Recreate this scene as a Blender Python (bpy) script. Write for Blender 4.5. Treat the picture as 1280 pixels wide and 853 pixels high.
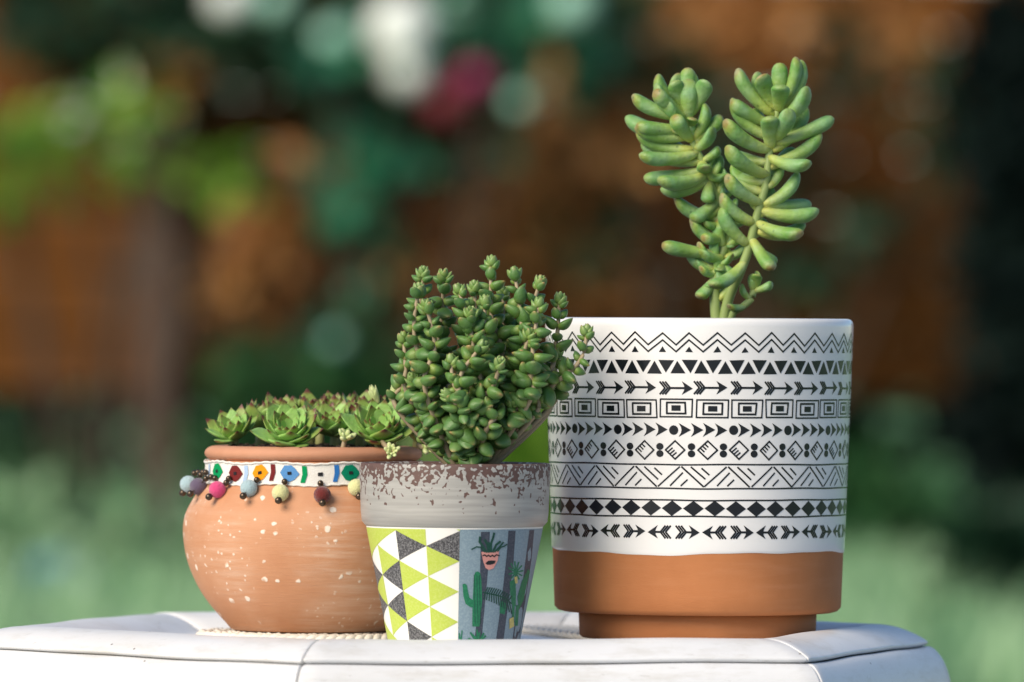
import bpy, bmesh, math, random
import numpy as np
from mathutils import Vector, Matrix

for o in list(bpy.data.objects): bpy.data.objects.remove(o)
scene = bpy.context.scene
C = scene.collection
PI = math.pi; R = math.radians

# ------------------------------------------------------------------ camera
F = 10190.0            # focal length in pixels of the 1280 wide photograph
D = 4.3                # camera distance from y = 0
ZC = 0.57              # camera height
RHO = R(0.35)          # slight roll
cam_d = bpy.data.cameras.new('camera'); cam = bpy.data.objects.new('camera', cam_d); C.objects.link(cam)
cam_d.sensor_width = 36.0; cam_d.lens = F/1280*36
cam_d.clip_start = 0.05; cam_d.clip_end = 2000
cam.matrix_world = Matrix.Translation((0, -D, ZC)) @ Matrix.Rotation(PI/2, 4, 'X') @ Matrix.Rotation(RHO, 4, 'Z')
cam_d.dof.use_dof = True; cam_d.dof.focus_distance = 4.20; cam_d.dof.aperture_fstop = cam_d.lens/35.0
scene.camera = cam

# ------------------------------------------------------------------ light
SUN_AZ, SUN_EL = R(228), R(34)
S = Vector((math.cos(SUN_AZ)*math.cos(SUN_EL), math.sin(SUN_AZ)*math.cos(SUN_EL), math.sin(SUN_EL)))
world = bpy.data.worlds.new('World'); scene.world = world; world.use_nodes = True
wn = world.node_tree; wn.nodes.clear()
sky = wn.nodes.new('ShaderNodeTexSky'); sky.sky_type = 'NISHITA'; sky.sun_disc = False
sky.sun_elevation = SUN_EL; sky.sun_rotation = (PI/2 - SUN_AZ) % (2*PI)
sky.air_density = 1.0; sky.dust_density = 0.3; sky.ozone_density = 3.0
bg = wn.nodes.new('ShaderNodeBackground'); bg.inputs['Strength'].default_value = 0.10
wo = wn.nodes.new('ShaderNodeOutputWorld')
wn.links.new(sky.outputs[0], bg.inputs[0]); wn.links.new(bg.outputs[0], wo.inputs[0])
sl = bpy.data.lights.new('sun', 'SUN'); sl.energy = 3.8; sl.angle = R(38); sl.color = (1.0, 0.86, 0.67)
sun = bpy.data.objects.new('sun', sl); C.objects.link(sun)
sun.rotation_euler = (-S).to_track_quat('-Z', 'Y').to_euler(); sun.location = S*30
scene.view_settings.view_transform = 'Standard'; scene.view_settings.look = 'None'
scene.view_settings.exposure = 0.36; scene.view_settings.gamma = 1.0
scene.render.engine = 'CYCLES'
scene.render.resolution_x = 1024; scene.render.resolution_y = 682

# ------------------------------------------------------------------ helpers
rnd = random.Random(7)
nrs = np.random.RandomState(11)

def W(px, py, y):
    """photo pixel -> point on the vertical plane at depth y"""
    a, b = px-640.0, py-426.5
    u = a*math.cos(RHO)+b*math.sin(RHO); v = -a*math.sin(RHO)+b*math.cos(RHO)
    d = D+y
    return Vector((u/F*d, y, ZC-v/F*d))

def obj(name, me, mat=None, parent=None, loc=None, smooth=True):
    if isinstance(me, bmesh.types.BMesh):
        bm = me; me = bpy.data.meshes.new(name); bm.normal_update(); bm.to_mesh(me); bm.free()
    if smooth and len(me.polygons):
        me.polygons.foreach_set('use_smooth', [True]*len(me.polygons))
    o = bpy.data.objects.new(name, me); C.objects.link(o)
    if mat and not me.materials: me.materials.append(mat)
    if parent: o.parent = parent
    if loc is not None: o.location = loc
    return o

def inst(name, me, parent, M):
    o = bpy.data.objects.new(name, me); C.objects.link(o); o.parent = parent; o.matrix_local = M
    return o

def empty(name, loc, label, cat, group=None):
    o = bpy.data.objects.new(name, None); C.objects.link(o); o.location = loc
    o.empty_display_size = 0.02
    return tag(o, label, cat, group)

def tag(o, label, cat, group=None):
    o['label'] = label; o['category'] = cat
    if group: o['group'] = group
    return o

def pydata(name, v, f):
    me = bpy.data.meshes.new(name); me.from_pydata([tuple(p) for p in v], [], f); me.update(); return me

def lathe(prof, n=128, fn=None, closed=False):
    """prof: list of (r, z) going round the section; returns bmesh"""
    bm = bmesh.new(); rings = []
    for k, (r, z) in enumerate(prof):
        if r < 1e-6:
            rings.append([bm.verts.new((0, 0, z))]); continue
        ring = []
        for i in range(n):
            a = 2*PI*i/n; rr, zz = (r, z) if fn is None else fn(k, r, z, a)
            ring.append(bm.verts.new((rr*math.cos(a), rr*math.sin(a), zz)))
        rings.append(ring)
    pairs = list(zip(rings[:-1], rings[1:]))
    if closed: pairs.append((rings[-1], rings[0]))
    for A, B in pairs:
        for i in range(n):
            j = (i+1) % n
            if len(A) == 1 and len(B) == 1: continue
            if len(A) == 1: bm.faces.new((A[0], B[i], B[j]))
            elif len(B) == 1: bm.faces.new((A[i], B[0], A[j]))
            else: bm.faces.new((A[i], B[i], B[j], A[j]))
    bmesh.ops.recalc_face_normals(bm, faces=bm.faces)
    return bm

def smooth_prof(pts, sub=4):
    """Catmull-Rom through pts"""
    out = []
    P = [pts[0]]+list(pts)+[pts[-1]]
    for i in range(1, len(P)-2):
        for s in range(sub):
            t = s/sub; a = [0, 0]
            for c in (0, 1):
                p0, p1, p2, p3 = P[i-1][c], P[i][c], P[i+1][c], P[i+2][c]
                a[c] = 0.5*(2*p1+(p2-p0)*t+(2*p0-5*p1+4*p2-p3)*t*t+(3*p1-p0-3*p2+p3)*t**3)
            out.append(tuple(a))
    out.append(tuple(pts[-1])); return out

def add_tube(bm, pts, radii, n=8, cap=True):
    pts = [Vector(p) for p in pts]; rings = []
    if not hasattr(radii, '__len__'): radii = [radii]*len(pts)
    up = Vector((0.13, 0.31, 0.94))
    for i, p in enumerate(pts):
        t = (pts[min(i+1, len(pts)-1)]-pts[max(i-1, 0)]).normalized()
        if abs(t.dot(up)) > 0.95: up = Vector((0.9, 0.3, 0.1))
        a = t.cross(up).normalized(); b = t.cross(a).normalized()
        rings.append([bm.verts.new(p+(a*math.cos(2*PI*k/n)+b*math.sin(2*PI*k/n))*radii[i]) for k in range(n)])
    for A, B in zip(rings[:-1], rings[1:]):
        for k in range(n): bm.faces.new((A[k], A[(k+1) % n], B[(k+1) % n], B[k]))
    if cap:
        for r_, c, f in ((rings[0], pts[0], 1), (rings[-1], pts[-1], -1)):
            v = bm.verts.new(c)
            for k in range(n): bm.faces.new((r_[k], r_[(k+1) % n], v) if f < 0 else (r_[(k+1) % n], r_[k], v))

def spline(pts, sub=5):
    pts = [Vector(p) for p in pts]; P = [pts[0]]+pts+[pts[-1]]; out = []
    for i in range(1, len(P)-2):
        for s in range(sub):
            t = s/sub; p0, p1, p2, p3 = P[i-1], P[i], P[i+1], P[i+2]
            out.append(0.5*(2*p1+(p2-p0)*t+(2*p0-5*p1+4*p2-p3)*t*t+(3*p1-p0-3*p2+p3)*t**3))
    out.append(pts[-1]); return out

def add_box(bm, x0, x1, y0, y1, z0, z1):
    vs = [bm.verts.new(p) for p in ((x0,y0,z0),(x1,y0,z0),(x1,y1,z0),(x0,y1,z0),(x0,y0,z1),(x1,y0,z1),(x1,y1,z1),(x0,y1,z1))]
    for f in ((0,3,2,1),(4,5,6,7),(0,1,5,4),(1,2,6,5),(2,3,7,6),(3,0,4,7)): bm.faces.new([vs[i] for i in f])

# ------------------------------------------------------------------ materials
class NT:
    def __init__(self, name):
        self.m = bpy.data.materials.new(name); self.m.use_nodes = True
        self.t = self.m.node_tree; self.n = self.t.nodes; self.l = self.t.links
        self.b = self.n['Principled BSDF']
    def node(self, t, **kw):
        x = self.n.new(t)
        for k, v in kw.items(): setattr(x, k, v)
        return x
    def link(self, a, b): self.l.new(a, b)
    def tc(self, out='Object'):
        return self.node('ShaderNodeTexCoord').outputs[out]
    def mapping(self, vec, scale=(1, 1, 1)):
        m = self.node('ShaderNodeMapping'); self.link(vec, m.inputs[0]); m.inputs['Scale'].default_value = scale
        return m.outputs[0]
    def noise(self, vec, scale, detail=4, rough=0.55):
        x = self.node('ShaderNodeTexNoise'); x.inputs['Scale'].default_value = scale
        x.inputs['Detail'].default_value = detail; x.inputs['Roughness'].default_value = rough
        if vec is not None: self.link(vec, x.inputs['Vector'])
        return x.outputs['Fac']
    def voro(self, vec, scale, feature='F1', rand=1.0):
        x = self.node('ShaderNodeTexVoronoi', feature=feature); x.inputs['Scale'].default_value = scale
        x.inputs['Randomness'].default_value = rand
        if vec is not None: self.link(vec, x.inputs['Vector'])
        return x.outputs['Distance']
    def ramp(self, fac, stops, interp='LINEAR'):
        r = self.node('ShaderNodeValToRGB'); r.color_ramp.interpolation = interp
        e = r.color_ramp.elements
        while len(e) < len(stops): e.new(0.5)
        for k, (p, c) in enumerate(stops):
            e[k].position = p
            e[k].color = (c, c, c, 1) if not hasattr(c, '__len__') else (*c, 1)
        self.link(fac, r.inputs[0]); return r.outputs[0]
    def math(self, op, a, b=None, clamp=False):
        x = self.node('ShaderNodeMath', operation=op); x.use_clamp = clamp
        for k, v in enumerate((a, b)):
            if v is None: continue
            if isinstance(v, (int, float)): x.inputs[k].default_value = v
            else: self.link(v, x.inputs[k])
        return x.outputs[0]
    def mix(self, fac, a, b, blend='MIX'):
        x = self.node('ShaderNodeMix', data_type='RGBA', blend_type=blend)
        for s, v in ((x.inputs['Factor'], fac), (x.inputs['A'], a), (x.inputs['B'], b)):
            if isinstance(v, (int, float)): s.default_value = v
            elif hasattr(v, '__len__'): s.default_value = (*v, 1)
            else: self.link(v, s)
        return x.outputs['Result']
    def bump(self, h, strength=0.3, dist=0.001, normal=None):
        x = self.node('ShaderNodeBump'); x.inputs['Strength'].default_value = strength; x.inputs['Distance'].default_value = dist
        self.link(h, x.inputs['Height'])
        if normal is not None: self.link(normal, x.inputs['Normal'])
        self.link(x.outputs[0], self.b.inputs['Normal']); return x.outputs[0]
    def set(self, **kw):
        for k, v in kw.items():
            s = self.b.inputs[k.replace('_', ' ')]
            if isinstance(v, (int, float)): s.default_value = v
            elif hasattr(v, '__len__'): s.default_value = (*v, 1) if s.type == 'RGBA' else v
            else: self.link(v, s)
        return self
    def sep(self, vec):
        x = self.node('ShaderNodeSeparateXYZ'); self.link(vec, x.inputs[0]); return x.outputs
    def rand(self): return self.node('ShaderNodeObjectInfo').outputs['Random']

def plain(name, col, rough=0.5, **kw):
    t = NT(name); t.set(Base_Color=col, Roughness=rough, **kw); return t.m

def mat_clay(name, base, light, dark, scale=60, streak=True):
    t = NT(name); v = t.tc()
    n1 = t.noise(v, scale, 5); n2 = t.noise(t.mapping(v, (1, 1, 9)), scale*0.7, 4)
    c = t.mix(t.ramp(n1, [(0.3, 0.0), (0.7, 1.0)]), dark, base)
    c = t.mix(t.math('MULTIPLY', t.ramp(n2, [(0.52, 0.0), (0.8, 1.0)]), 0.55), c, light)
    t.set(Base_Color=c, Roughness=0.72, Specular_IOR_Level=0.3)
    t.bump(t.noise(t.mapping(v, (1, 1, 5)), 420, 4), 0.25, 0.0006)
    return t.m

MAT = {}
MAT['clay'] = mat_clay('terracotta_clay', (0.47, 0.185, 0.07), (0.50, 0.22, 0.10), (0.40, 0.15, 0.055), 30)

def make_chalky():
    t = NT('chalky_terracotta'); v = t.tc()
    n1 = t.noise(v, 28, 5); c = t.mix(t.ramp(n1, [(0.3, 0.0), (0.72, 1.0)]), (0.48, 0.220, 0.110), (0.57, 0.30, 0.17))
    st = t.ramp(t.noise(t.mapping(v, (1, 1, 14)), 22, 6, 0.7), [(0.42, 0.0), (0.70, 1.0)])
    big = t.ramp(t.noise(v, 17, 4), [(0.44, 0.0), (0.64, 1.0)])
    c = t.mix(t.math('MULTIPLY', t.math('MULTIPLY', st, big), 0.5), c, (0.74, 0.58, 0.47))
    # chalk spots
    w = t.node('ShaderNodeTexNoise'); w.inputs['Scale'].default_value = 190; t.link(v, w.inputs['Vector'])
    wv = t.mix(0.0035, v, w.outputs['Color'], 'ADD')
    s1 = t.ramp(t.voro(wv, 110), [(0.16, 1.0), (0.22, 0.0)])
    k1 = t.ramp(t.noise(v, 70, 2), [(0.47, 0.0), (0.53, 1.0)])
    s2 = t.ramp(t.voro(wv, 260), [(0.16, 1.0), (0.24, 0.0)])
    k2 = t.ramp(t.noise(v, 30, 3), [(0.52, 0.0), (0.62, 1.0)])
    sp = t.math('MAXIMUM', t.math('MULTIPLY', s1, k1), t.math('MULTIPLY', t.math('MULTIPLY', s2, k2), 0.7))
    c = t.mix(sp, c, (0.80, 0.70, 0.60))
    t.set(Base_Color=c, Roughness=t.math('ADD', 0.62, t.math('MULTIPLY', sp, 0.3)), Specular_IOR_Level=0.35)
    h = t.math('ADD', t.noise(t.mapping(v, (1, 1, 10)), 120, 5, 0.65), t.math('MULTIPLY', sp, 0.9))
    t.bump(h, 0.35, 0.0007); return t.m
MAT['chalky'] = make_chalky()
MAT['rim_clay'] = mat_clay('rim_terracotta', (0.54, 0.27, 0.165), (0.62, 0.36, 0.24), (0.48, 0.225, 0.13), 40)

def make_glaze(name, col, rough):
    t = NT(name); v = t.tc()
    t.set(Base_Color=col, Roughness=rough, Specular_IOR_Level=0.55, Coat_Weight=0.35, Coat_Roughness=0.05)
    t.bump(t.noise(v, 45, 2), 0.06, 0.002); return t.m
MAT['white_glaze'] = make_glaze('white_glaze', (0.80, 0.80, 0.80), 0.22)
MAT['black_print'] = make_glaze('black_print', (0.007, 0.009, 0.014), 0.20)

def make_speckle():
    t = NT('speckled_reactive_glaze'); v = t.tc(); z = t.sep(v)[2]
    # v in pot space: rim region z 0.065..0.0965
    g = t.math('DIVIDE', t.math('SUBTRACT', z, 0.0715), 0.0255)         # 0 bottom of speckle, 1 at rim
    w = t.node('ShaderNodeTexNoise'); w.inputs['Scale'].default_value = 240; t.link(v, w.inputs['Vector'])
    wv = t.mix(0.004, v, w.outputs['Color'], 'ADD')
    vo = t.voro(wv, 540, 'SMOOTH_F1'); n = t.noise(v, 150, 3)
    d = t.math('ADD', t.math('MULTIPLY', vo, 0.75), t.math('MULTIPLY', n, 0.75))
    m = t.math('ADD', d, t.math('MULTIPLY', g, 0.36))
    m = t.ramp(m, [(0.965, 0.0), (0.99, 1.0)])
    inside = t.math('GREATER_THAN', z, 0.0715)
    m = t.math('MULTIPLY', m, inside)
    top = t.ramp(t.math('ADD', g, t.math('MULTIPLY', t.math('SUBTRACT', n, 0.5), 0.5)), [(0.97, 0.0), (1.05, 1.0)])
    m = t.math('MAXIMUM', m, top)
    bands = t.noise(t.mapping(v, (0.4, 0.4, 8)), 60, 2)
    grey = t.mix(t.ramp(bands, [(0.35, 0.0), (0.7, 1.0)]), (0.31, 0.305, 0.29), (0.40, 0.395, 0.375))
    brown = t.mix(n, (0.06, 0.032, 0.028), (0.15, 0.085, 0.07))
    t.set(Base_Color=t.mix(m, grey, brown), Roughness=t.math('ADD', 0.38, t.math('MULTIPLY', m, 0.2)), Specular_IOR_Level=0.5)
    h = t.math('SUBTRACT', t.math('MULTIPLY', bands, 0.3), t.math('MULTIPLY', m, 0.6))
    t.bump(h, 0.35, 0.0007); return t.m
MAT['speckle'] = make_speckle()

def make_print(name, col, speck=None, amt=0.5, sc=900, rough=0.5):
    t = NT(name); v = t.tc(); c = col
    if speck:
        c = t.mix(t.math('MULTIPLY', t.ramp(t.noise(v, sc, 3, 0.8), [(0.45, 0.0), (0.62, 1.0)]), amt), col, speck)
    t.set(Base_Color=c, Roughness=rough, Specular_IOR_Level=0.35)
    t.bump(t.noise(v, 700, 3), 0.12, 0.0005); return t.m
MAT['p_white'] = make_print('print_white', (0.80, 0.79, 0.75))
MAT['p_lime'] = make_print('print_lime', (0.43, 0.53, 0.075), (0.54, 0.61, 0.19), 0.5)
MAT['p_char'] = make_print('print_charcoal', (0.045, 0.045, 0.05), (0.30, 0.30, 0.31), 0.7, 1100)
MAT['p_slate'] = make_print('print_slate', (0.19, 0.27, 0.33), (0.31, 0.40, 0.45), 0.5, 1000)
MAT['p_stripe'] = make_print('print_dark_stripe', (0.040, 0.052, 0.078), (0.10, 0.11, 0.14), 0.6, 1000)
MAT['p_green'] = make_print('print_green', (0.012, 0.15, 0.075), (0.03, 0.24, 0.11), 0.6, 800)
MAT['p_dgreen'] = make_print('print_dark_green', (0.008, 0.055, 0.04), (0.02, 0.11, 0.07), 0.5, 800)
MAT['p_pink'] = make_print('print_pink', (0.62, 0.27, 0.24), (0.70, 0.36, 0.32), 0.5)
MAT['p_ink'] = make_print('print_ink', (0.012, 0.014, 0.018))
MAT['p_yel'] = make_print('print_yellow', (0.55, 0.45, 0.16), (0.3, 0.32, 0.12), 0.5)

def make_cloth(name, col):
    t = NT(name); v = t.tc()
    w = t.noise(v, 1500, 2)
    t.set(Base_Color=t.mix(t.math('MULTIPLY', w, 0.5), col, tuple(x*0.78 for x in col)), Roughness=0.85, Specular_IOR_Level=0.15)
    t.bump(w, 0.5, 0.0005); return t.m
CLOTH = {k: make_cloth('cloth_'+k, c) for k, c in dict(white=(0.78, 0.76, 0.72), green=(0.0, 0.28, 0.09), teal=(0.0, 0.22, 0.12), maroon=(0.16, 0.02, 0.02),
         pale=(0.38, 0.52, 0.72), orange=(0.80, 0.30, 0.01), blue=(0.10, 0.27, 0.56), royal=(0.03, 0.17, 0.50), ink=(0.02, 0.02, 0.025)).items()}

def make_felt(name, col):
    t = NT(name); v = t.tc(); n = t.noise(v, 900, 4, 0.7)
    t.set(Base_Color=t.mix(n, tuple(x*0.7 for x in col), tuple(min(1, x*1.15) for x in col)), Roughness=0.95, Specular_IOR_Level=0.1, Sheen_Weight=0.4, Sheen_Roughness=0.5)
    t.bump(n, 0.9, 0.0009); return t.m
FELT = {k: make_felt('felt_'+k, c) for k, c in dict(sky=(0.40, 0.55, 0.60), purple=(0.13, 0.10, 0.16), pink=(0.70, 0.07, 0.22), yellow=(0.72, 0.72, 0.36), maroon=(0.15, 0.022, 0.02)).items()}
MAT['bead'] = plain('dark_bronze_bead', (0.09, 0.065, 0.045), 0.28, Metallic=0.75)
MAT['cord'] = plain('dark_cord', (0.05, 0.04, 0.03), 0.8)

def make_paint():
    t = NT('white_painted_table'); v = t.tc()
    n = t.noise(v, 9, 5); c = t.mix(t.ramp(n, [(0.35, 0.0), (0.75, 1.0)]), (0.76, 0.775, 0.80), (0.70, 0.70, 0.695))
    sp = t.math('MULTIPLY', t.ramp(t.voro(v, 70), [(0.035, 1.0), (0.06, 0.0)]), t.ramp(t.noise(v, 18, 2), [(0.50, 0.0), (0.55, 1.0)]))
    c = t.mix(sp, c, (0.09, 0.06, 0.04))
    sm = t.math('MULTIPLY', t.ramp(t.noise(t.mapping(v, (1, 1, 5)), 26, 6, 0.7), [(0.50, 0.0), (0.74, 1.0)]), 0.5)
    c = t.mix(sm, c, (0.50, 0.47, 0.41))
    scr = t.ramp(t.noise(t.mapping(v, (6, 40, 60)), 9, 3, 0.6), [(0.66, 0.0), (0.70, 1.0)])
    c = t.mix(t.math('MULTIPLY', scr, 0.35), c, (0.35, 0.33, 0.30))
    t.set(Base_Color=c, Roughness=0.38, Specular_IOR_Level=0.5)
    t.bump(t.math('ADD', t.noise(v, 160, 4), t.math('MULTIPLY', n, 2.0)), 0.12, 0.001); return t.m
MAT['paint'] = make_paint()
def make_cordmat():
    t = NT('white_twisted_cord'); v = t.tc()
    t.set(Base_Color=t.mix(t.noise(v, 90, 4), (0.78, 0.76, 0.71), (0.62, 0.57, 0.48)), Roughness=0.6)
    return t.m
MAT['matcord'] = make_cordmat()
MAT['gapdark'] = plain('seam_shadow_gap', (0.03, 0.028, 0.025), 0.9)

def make_soil():
    t = NT('potting_soil'); v = t.tc(); n = t.noise(v, 260, 5, 0.7)
    t.set(Base_Color=t.mix(n, (0.012, 0.009, 0.008), (0.07, 0.045, 0.03)), Roughness=0.95)
    t.bump(n, 1.0, 0.003); return t.m
MAT['soil'] = make_soil()

def make_succulent(name, stops, var, rough=0.42, sss=0.12, powder=None, spot=None):
    t = NT(name); uv = t.node('ShaderNodeUVMap').outputs[0]; v = t.sep(uv)[1]; ob = t.tc(); r = t.rand()
    vv = t.math('ADD', v, t.math('MULTIPLY', t.math('SUBTRACT', r, 0.5), 0.10))
    c = t.ramp(vv, stops)
    c = t.mix(t.math('MULTIPLY', r, 0.75), c, t.mix(1.0, c, var, 'MULTIPLY'))
    mp = t.node('ShaderNodeVectorMath', operation='ADD'); t.link(ob, mp.inputs[0]); t.link(r, mp.inputs[1])
    n = t.noise(mp.outputs[0], 3.2, 4)
    if powder:
        c = t.mix(t.math('MULTIPLY', t.ramp(n, [(0.42, 0.0), (0.72, 1.0)]), 0.40), c, powder)
    if spot:
        s = t.ramp(t.voro(mp.outputs[0], 5.5), [(0.10, 1.0), (0.16, 0.0)])
        c = t.mix(t.math('MULTIPLY', t.math('MULTIPLY', s, t.math('GREATER_THAN', r, 0.55)), 0.6), c, spot)
    t.set(Base_Color=c, Roughness=t.math('ADD', rough, t.math('MULTIPLY', t.math('SUBTRACT', n, 0.5), 0.2)), Specular_IOR_Level=0.45,
          Subsurface_Weight=sss, Subsurface_Radius=(0.4, 0.8, 0.2), Subsurface_Scale=0.003)
    t.bump(t.noise(mp.outputs[0], 9, 3), 0.12, 0.02)
    return t.m
MAT['sedum'] = make_succulent('finger_succulent_leaf', [(0.0, (0.42, 0.47, 0.13)), (0.4, (0.25, 0.40, 0.11)), (0.82, (0.125, 0.30, 0.075)), (0.96, (0.21, 0.31, 0.07)), (1.0, (0.24, 0.20, 0.07))],
                              (1.15, 1.0, 0.75), 0.52, 0.2, (0.36, 0.55, 0.40), (0.06, 0.12, 0.04))
MAT['crassula'] = make_succulent('stacked_succulent_leaf', [(0.0, (0.19, 0.29, 0.075)), (0.35, (0.070, 0.175, 0.042)), (0.80, (0.072, 0.170, 0.045)), (0.93, (0.14, 0.20, 0.065)), (1.0, (0.26, 0.20, 0.09))],
                                 (1.6, 1.3, 0.95), 0.45, 0.10, (0.12, 0.225, 0.095))
MAT['crassula_tip'] = make_succulent('stacked_succulent_young_leaf', [(0.0, (0.24, 0.34, 0.10)), (0.6, (0.15, 0.27, 0.07)), (0.92, (0.19, 0.27, 0.09)), (1.0, (0.27, 0.20, 0.09))],
                                 (1.1, 1.05, 0.9), 0.4, 0.12, (0.26, 0.36, 0.16))
MAT['houseleek'] = make_succulent('rosette_leaf', [(0.0, (0.42, 0.56, 0.22)), (0.5, (0.29, 0.50, 0.15)), (0.84, (0.24, 0.45, 0.11)), (0.915, (0.16, 0.14, 0.04)), (1.0, (0.09, 0.018, 0.018))],
                                  (1.1, 0.97, 0.9), 0.45, 0.15, (0.28, 0.46, 0.17))
MAT['houseleek_dark'] = make_succulent('rosette_leaf_dark_tip', [(0.0, (0.28, 0.46, 0.13)), (0.6, (0.24, 0.42, 0.10)), (0.84, (0.20, 0.28, 0.06)), (0.92, (0.13, 0.04, 0.03)), (1.0, (0.06, 0.012, 0.016))],
                                  (1.1, 0.95, 0.9), 0.45, 0.12)
MAT['pale_bud'] = make_succulent('pale_bud', [(0.0, (0.42, 0.40, 0.20)), (0.5, (0.42, 0.52, 0.22)), (1.0, (0.56, 0.62, 0.33))], (1.05, 1.0, 0.9), 0.5, 0.15)
MAT['stem'] = plain('succulent_stem', (0.27, 0.28, 0.11), 0.55)
MAT['stem_green'] = plain('succulent_green_stem', (0.25, 0.34, 0.11), 0.5)
MAT['stem_pale'] = plain('succulent_pale_stem', (0.34, 0.27, 0.17), 0.6)

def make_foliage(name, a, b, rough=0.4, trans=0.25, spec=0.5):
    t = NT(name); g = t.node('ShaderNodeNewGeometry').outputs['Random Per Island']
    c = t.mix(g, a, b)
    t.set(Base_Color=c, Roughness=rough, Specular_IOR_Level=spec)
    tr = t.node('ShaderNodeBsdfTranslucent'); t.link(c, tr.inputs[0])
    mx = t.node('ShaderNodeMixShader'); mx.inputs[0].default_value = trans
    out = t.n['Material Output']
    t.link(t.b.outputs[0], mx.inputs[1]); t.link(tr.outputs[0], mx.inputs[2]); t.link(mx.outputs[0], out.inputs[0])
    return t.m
FOL = dict(
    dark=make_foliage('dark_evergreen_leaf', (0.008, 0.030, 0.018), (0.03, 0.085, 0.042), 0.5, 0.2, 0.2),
    mid=make_foliage('garden_leaf', (0.02, 0.085, 0.035), (0.07, 0.19, 0.06), 0.5, 0.25, 0.25),
    lime=make_foliage('lime_leaf', (0.05, 0.19, 0.02), (0.30, 0.50, 0.06), 0.25, 0.3, 0.7),
    teal=make_foliage('bluish_leaf', (0.015, 0.09, 0.055), (0.05, 0.25, 0.13), 0.25, 0.25, 0.5),
    grass=make_foliage('grass_blade', (0.15, 0.35, 0.15), (0.45, 0.64, 0.40), 0.5),
    tallgrass=make_foliage('tall_grass_blade', (0.02, 0.085, 0.03), (0.07, 0.18, 0.07), 0.5),
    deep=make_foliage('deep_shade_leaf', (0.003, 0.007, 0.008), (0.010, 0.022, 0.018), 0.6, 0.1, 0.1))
MAT['bark'] = plain('bark', (0.06, 0.04, 0.028), 0.9)
MAT['sky_gap_white'] = plain('white_sky_gap', (0.86, 0.90, 0.87), 0.6)  # white of the balls that stand for bright gaps of sky
MAT['glint_mint'] = plain('mint_leaf_glint', (0.34, 0.62, 0.50), 0.6)  # pale mint of the balls that stand for glints on glossy leaves
MAT['petal_pink'] = plain('magenta_petal', (0.30, 0.015, 0.10), 0.6)
MAT['petal_red'] = plain('dark_red_petal', (0.15, 0.01, 0.02), 0.6)
MAT['petal_blue'] = plain('blue_petal', (0.10, 0.28, 0.50), 0.6)
MAT['petal_paleblue'] = plain('pale_blue_petal', (0.42, 0.58, 0.66), 0.6)

def make_wood(name, a, b):
    t = NT(name); v = t.tc(); r = t.rand()
    mp = t.node('ShaderNodeVectorMath', operation='ADD'); t.link(v, mp.inputs[0]); t.link(r, mp.inputs[1])
    n = t.noise(t.mapping(mp.outputs[0], (1.2, 12, 14)), 3, 5)
    c = t.mix(n, a, b); c = t.mix(t.math('MULTIPLY', r, 0.5), c, t.mix(1.0, c, (0.6, 0.55, 0.5), 'MULTIPLY'))
    t.set(Base_Color=c, Roughness=0.85, Specular_IOR_Level=0.15); t.bump(n, 0.4, 0.004); return t.m
MAT['fence'] = make_wood('stained_fence_board', (0.085, 0.031, 0.007), (0.18, 0.068, 0.015))
MAT['post'] = make_wood('fence_post', (0.09, 0.065, 0.055), (0.14, 0.10, 0.085))
MAT['tan_board'] = make_wood('bleached_board', (0.46, 0.23, 0.085), (0.62, 0.34, 0.14))

def make_lawn():
    t = NT('lawn'); v = t.tc(); n = t.ramp(t.noise(v, 1.6, 6, 0.65), [(0.35, 0.0), (0.65, 1.0)]); n2 = t.noise(v, 40, 4)
    c = t.mix(n, (0.08, 0.23, 0.09), (0.19, 0.38, 0.19)); c = t.mix(t.math('MULTIPLY', n2, 0.5), c, (0.05, 0.10, 0.03))
    t.set(Base_Color=c, Roughness=0.9, Specular_IOR_Level=0.2); t.bump(n2, 0.8, 0.03); return t.m
MAT['lawn'] = make_lawn()

# ------------------------------------------------------------------ ground
bm = bmesh.new()
NG = 60
def gz(x, y): return 0.0
xs = [-400, -150, -60, -25, -12, -6, -3, 0, 3, 6, 12, 25, 60, 150, 400]
ys = [-400, -150, -60, -25, -12, -6, -3, 0, 3, 6, 9, 12, 15, 20, 30, 60, 150, 400]
gv = [[bm.verts.new((x, y, gz(x, y))) for x in xs] for y in ys]
for j in range(len(ys)-1):
    for i in range(len(xs)-1): bm.faces.new((gv[j][i], gv[j][i+1], gv[j+1][i+1], gv[j+1][i]))
g = obj('ground', bm, MAT['lawn'], smooth=False); g['kind'] = 'structure'

def make_bounce_slab():
    t = NT('bounce_slab_stone'); v = t.tc(); b = t.node('ShaderNodeTexBrick'); t.link(v, b.inputs['Vector']); b.inputs['Scale'].default_value = 1.6
    b.inputs['Color1'].default_value = (0.30, 0.30, 0.31, 1); b.inputs['Color2'].default_value = (0.24, 0.245, 0.26, 1); b.inputs['Mortar'].default_value = (0.10, 0.10, 0.10, 1)
    c = t.mix(t.math('MULTIPLY', t.noise(v, 14, 5), 0.5), b.outputs['Color'], (0.17, 0.165, 0.155)); t.set(Base_Color=c, Roughness=0.85); return t.m
bm = bmesh.new(); add_box(bm, -6, 6, -9, 5.5, -0.05, 0.006)
o = obj('unseen_bounce_slab', bm, make_bounce_slab(), smooth=False); o['kind'] = 'structure'  # unseen grey paving, added to cut the green bounce from the lawn
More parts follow.
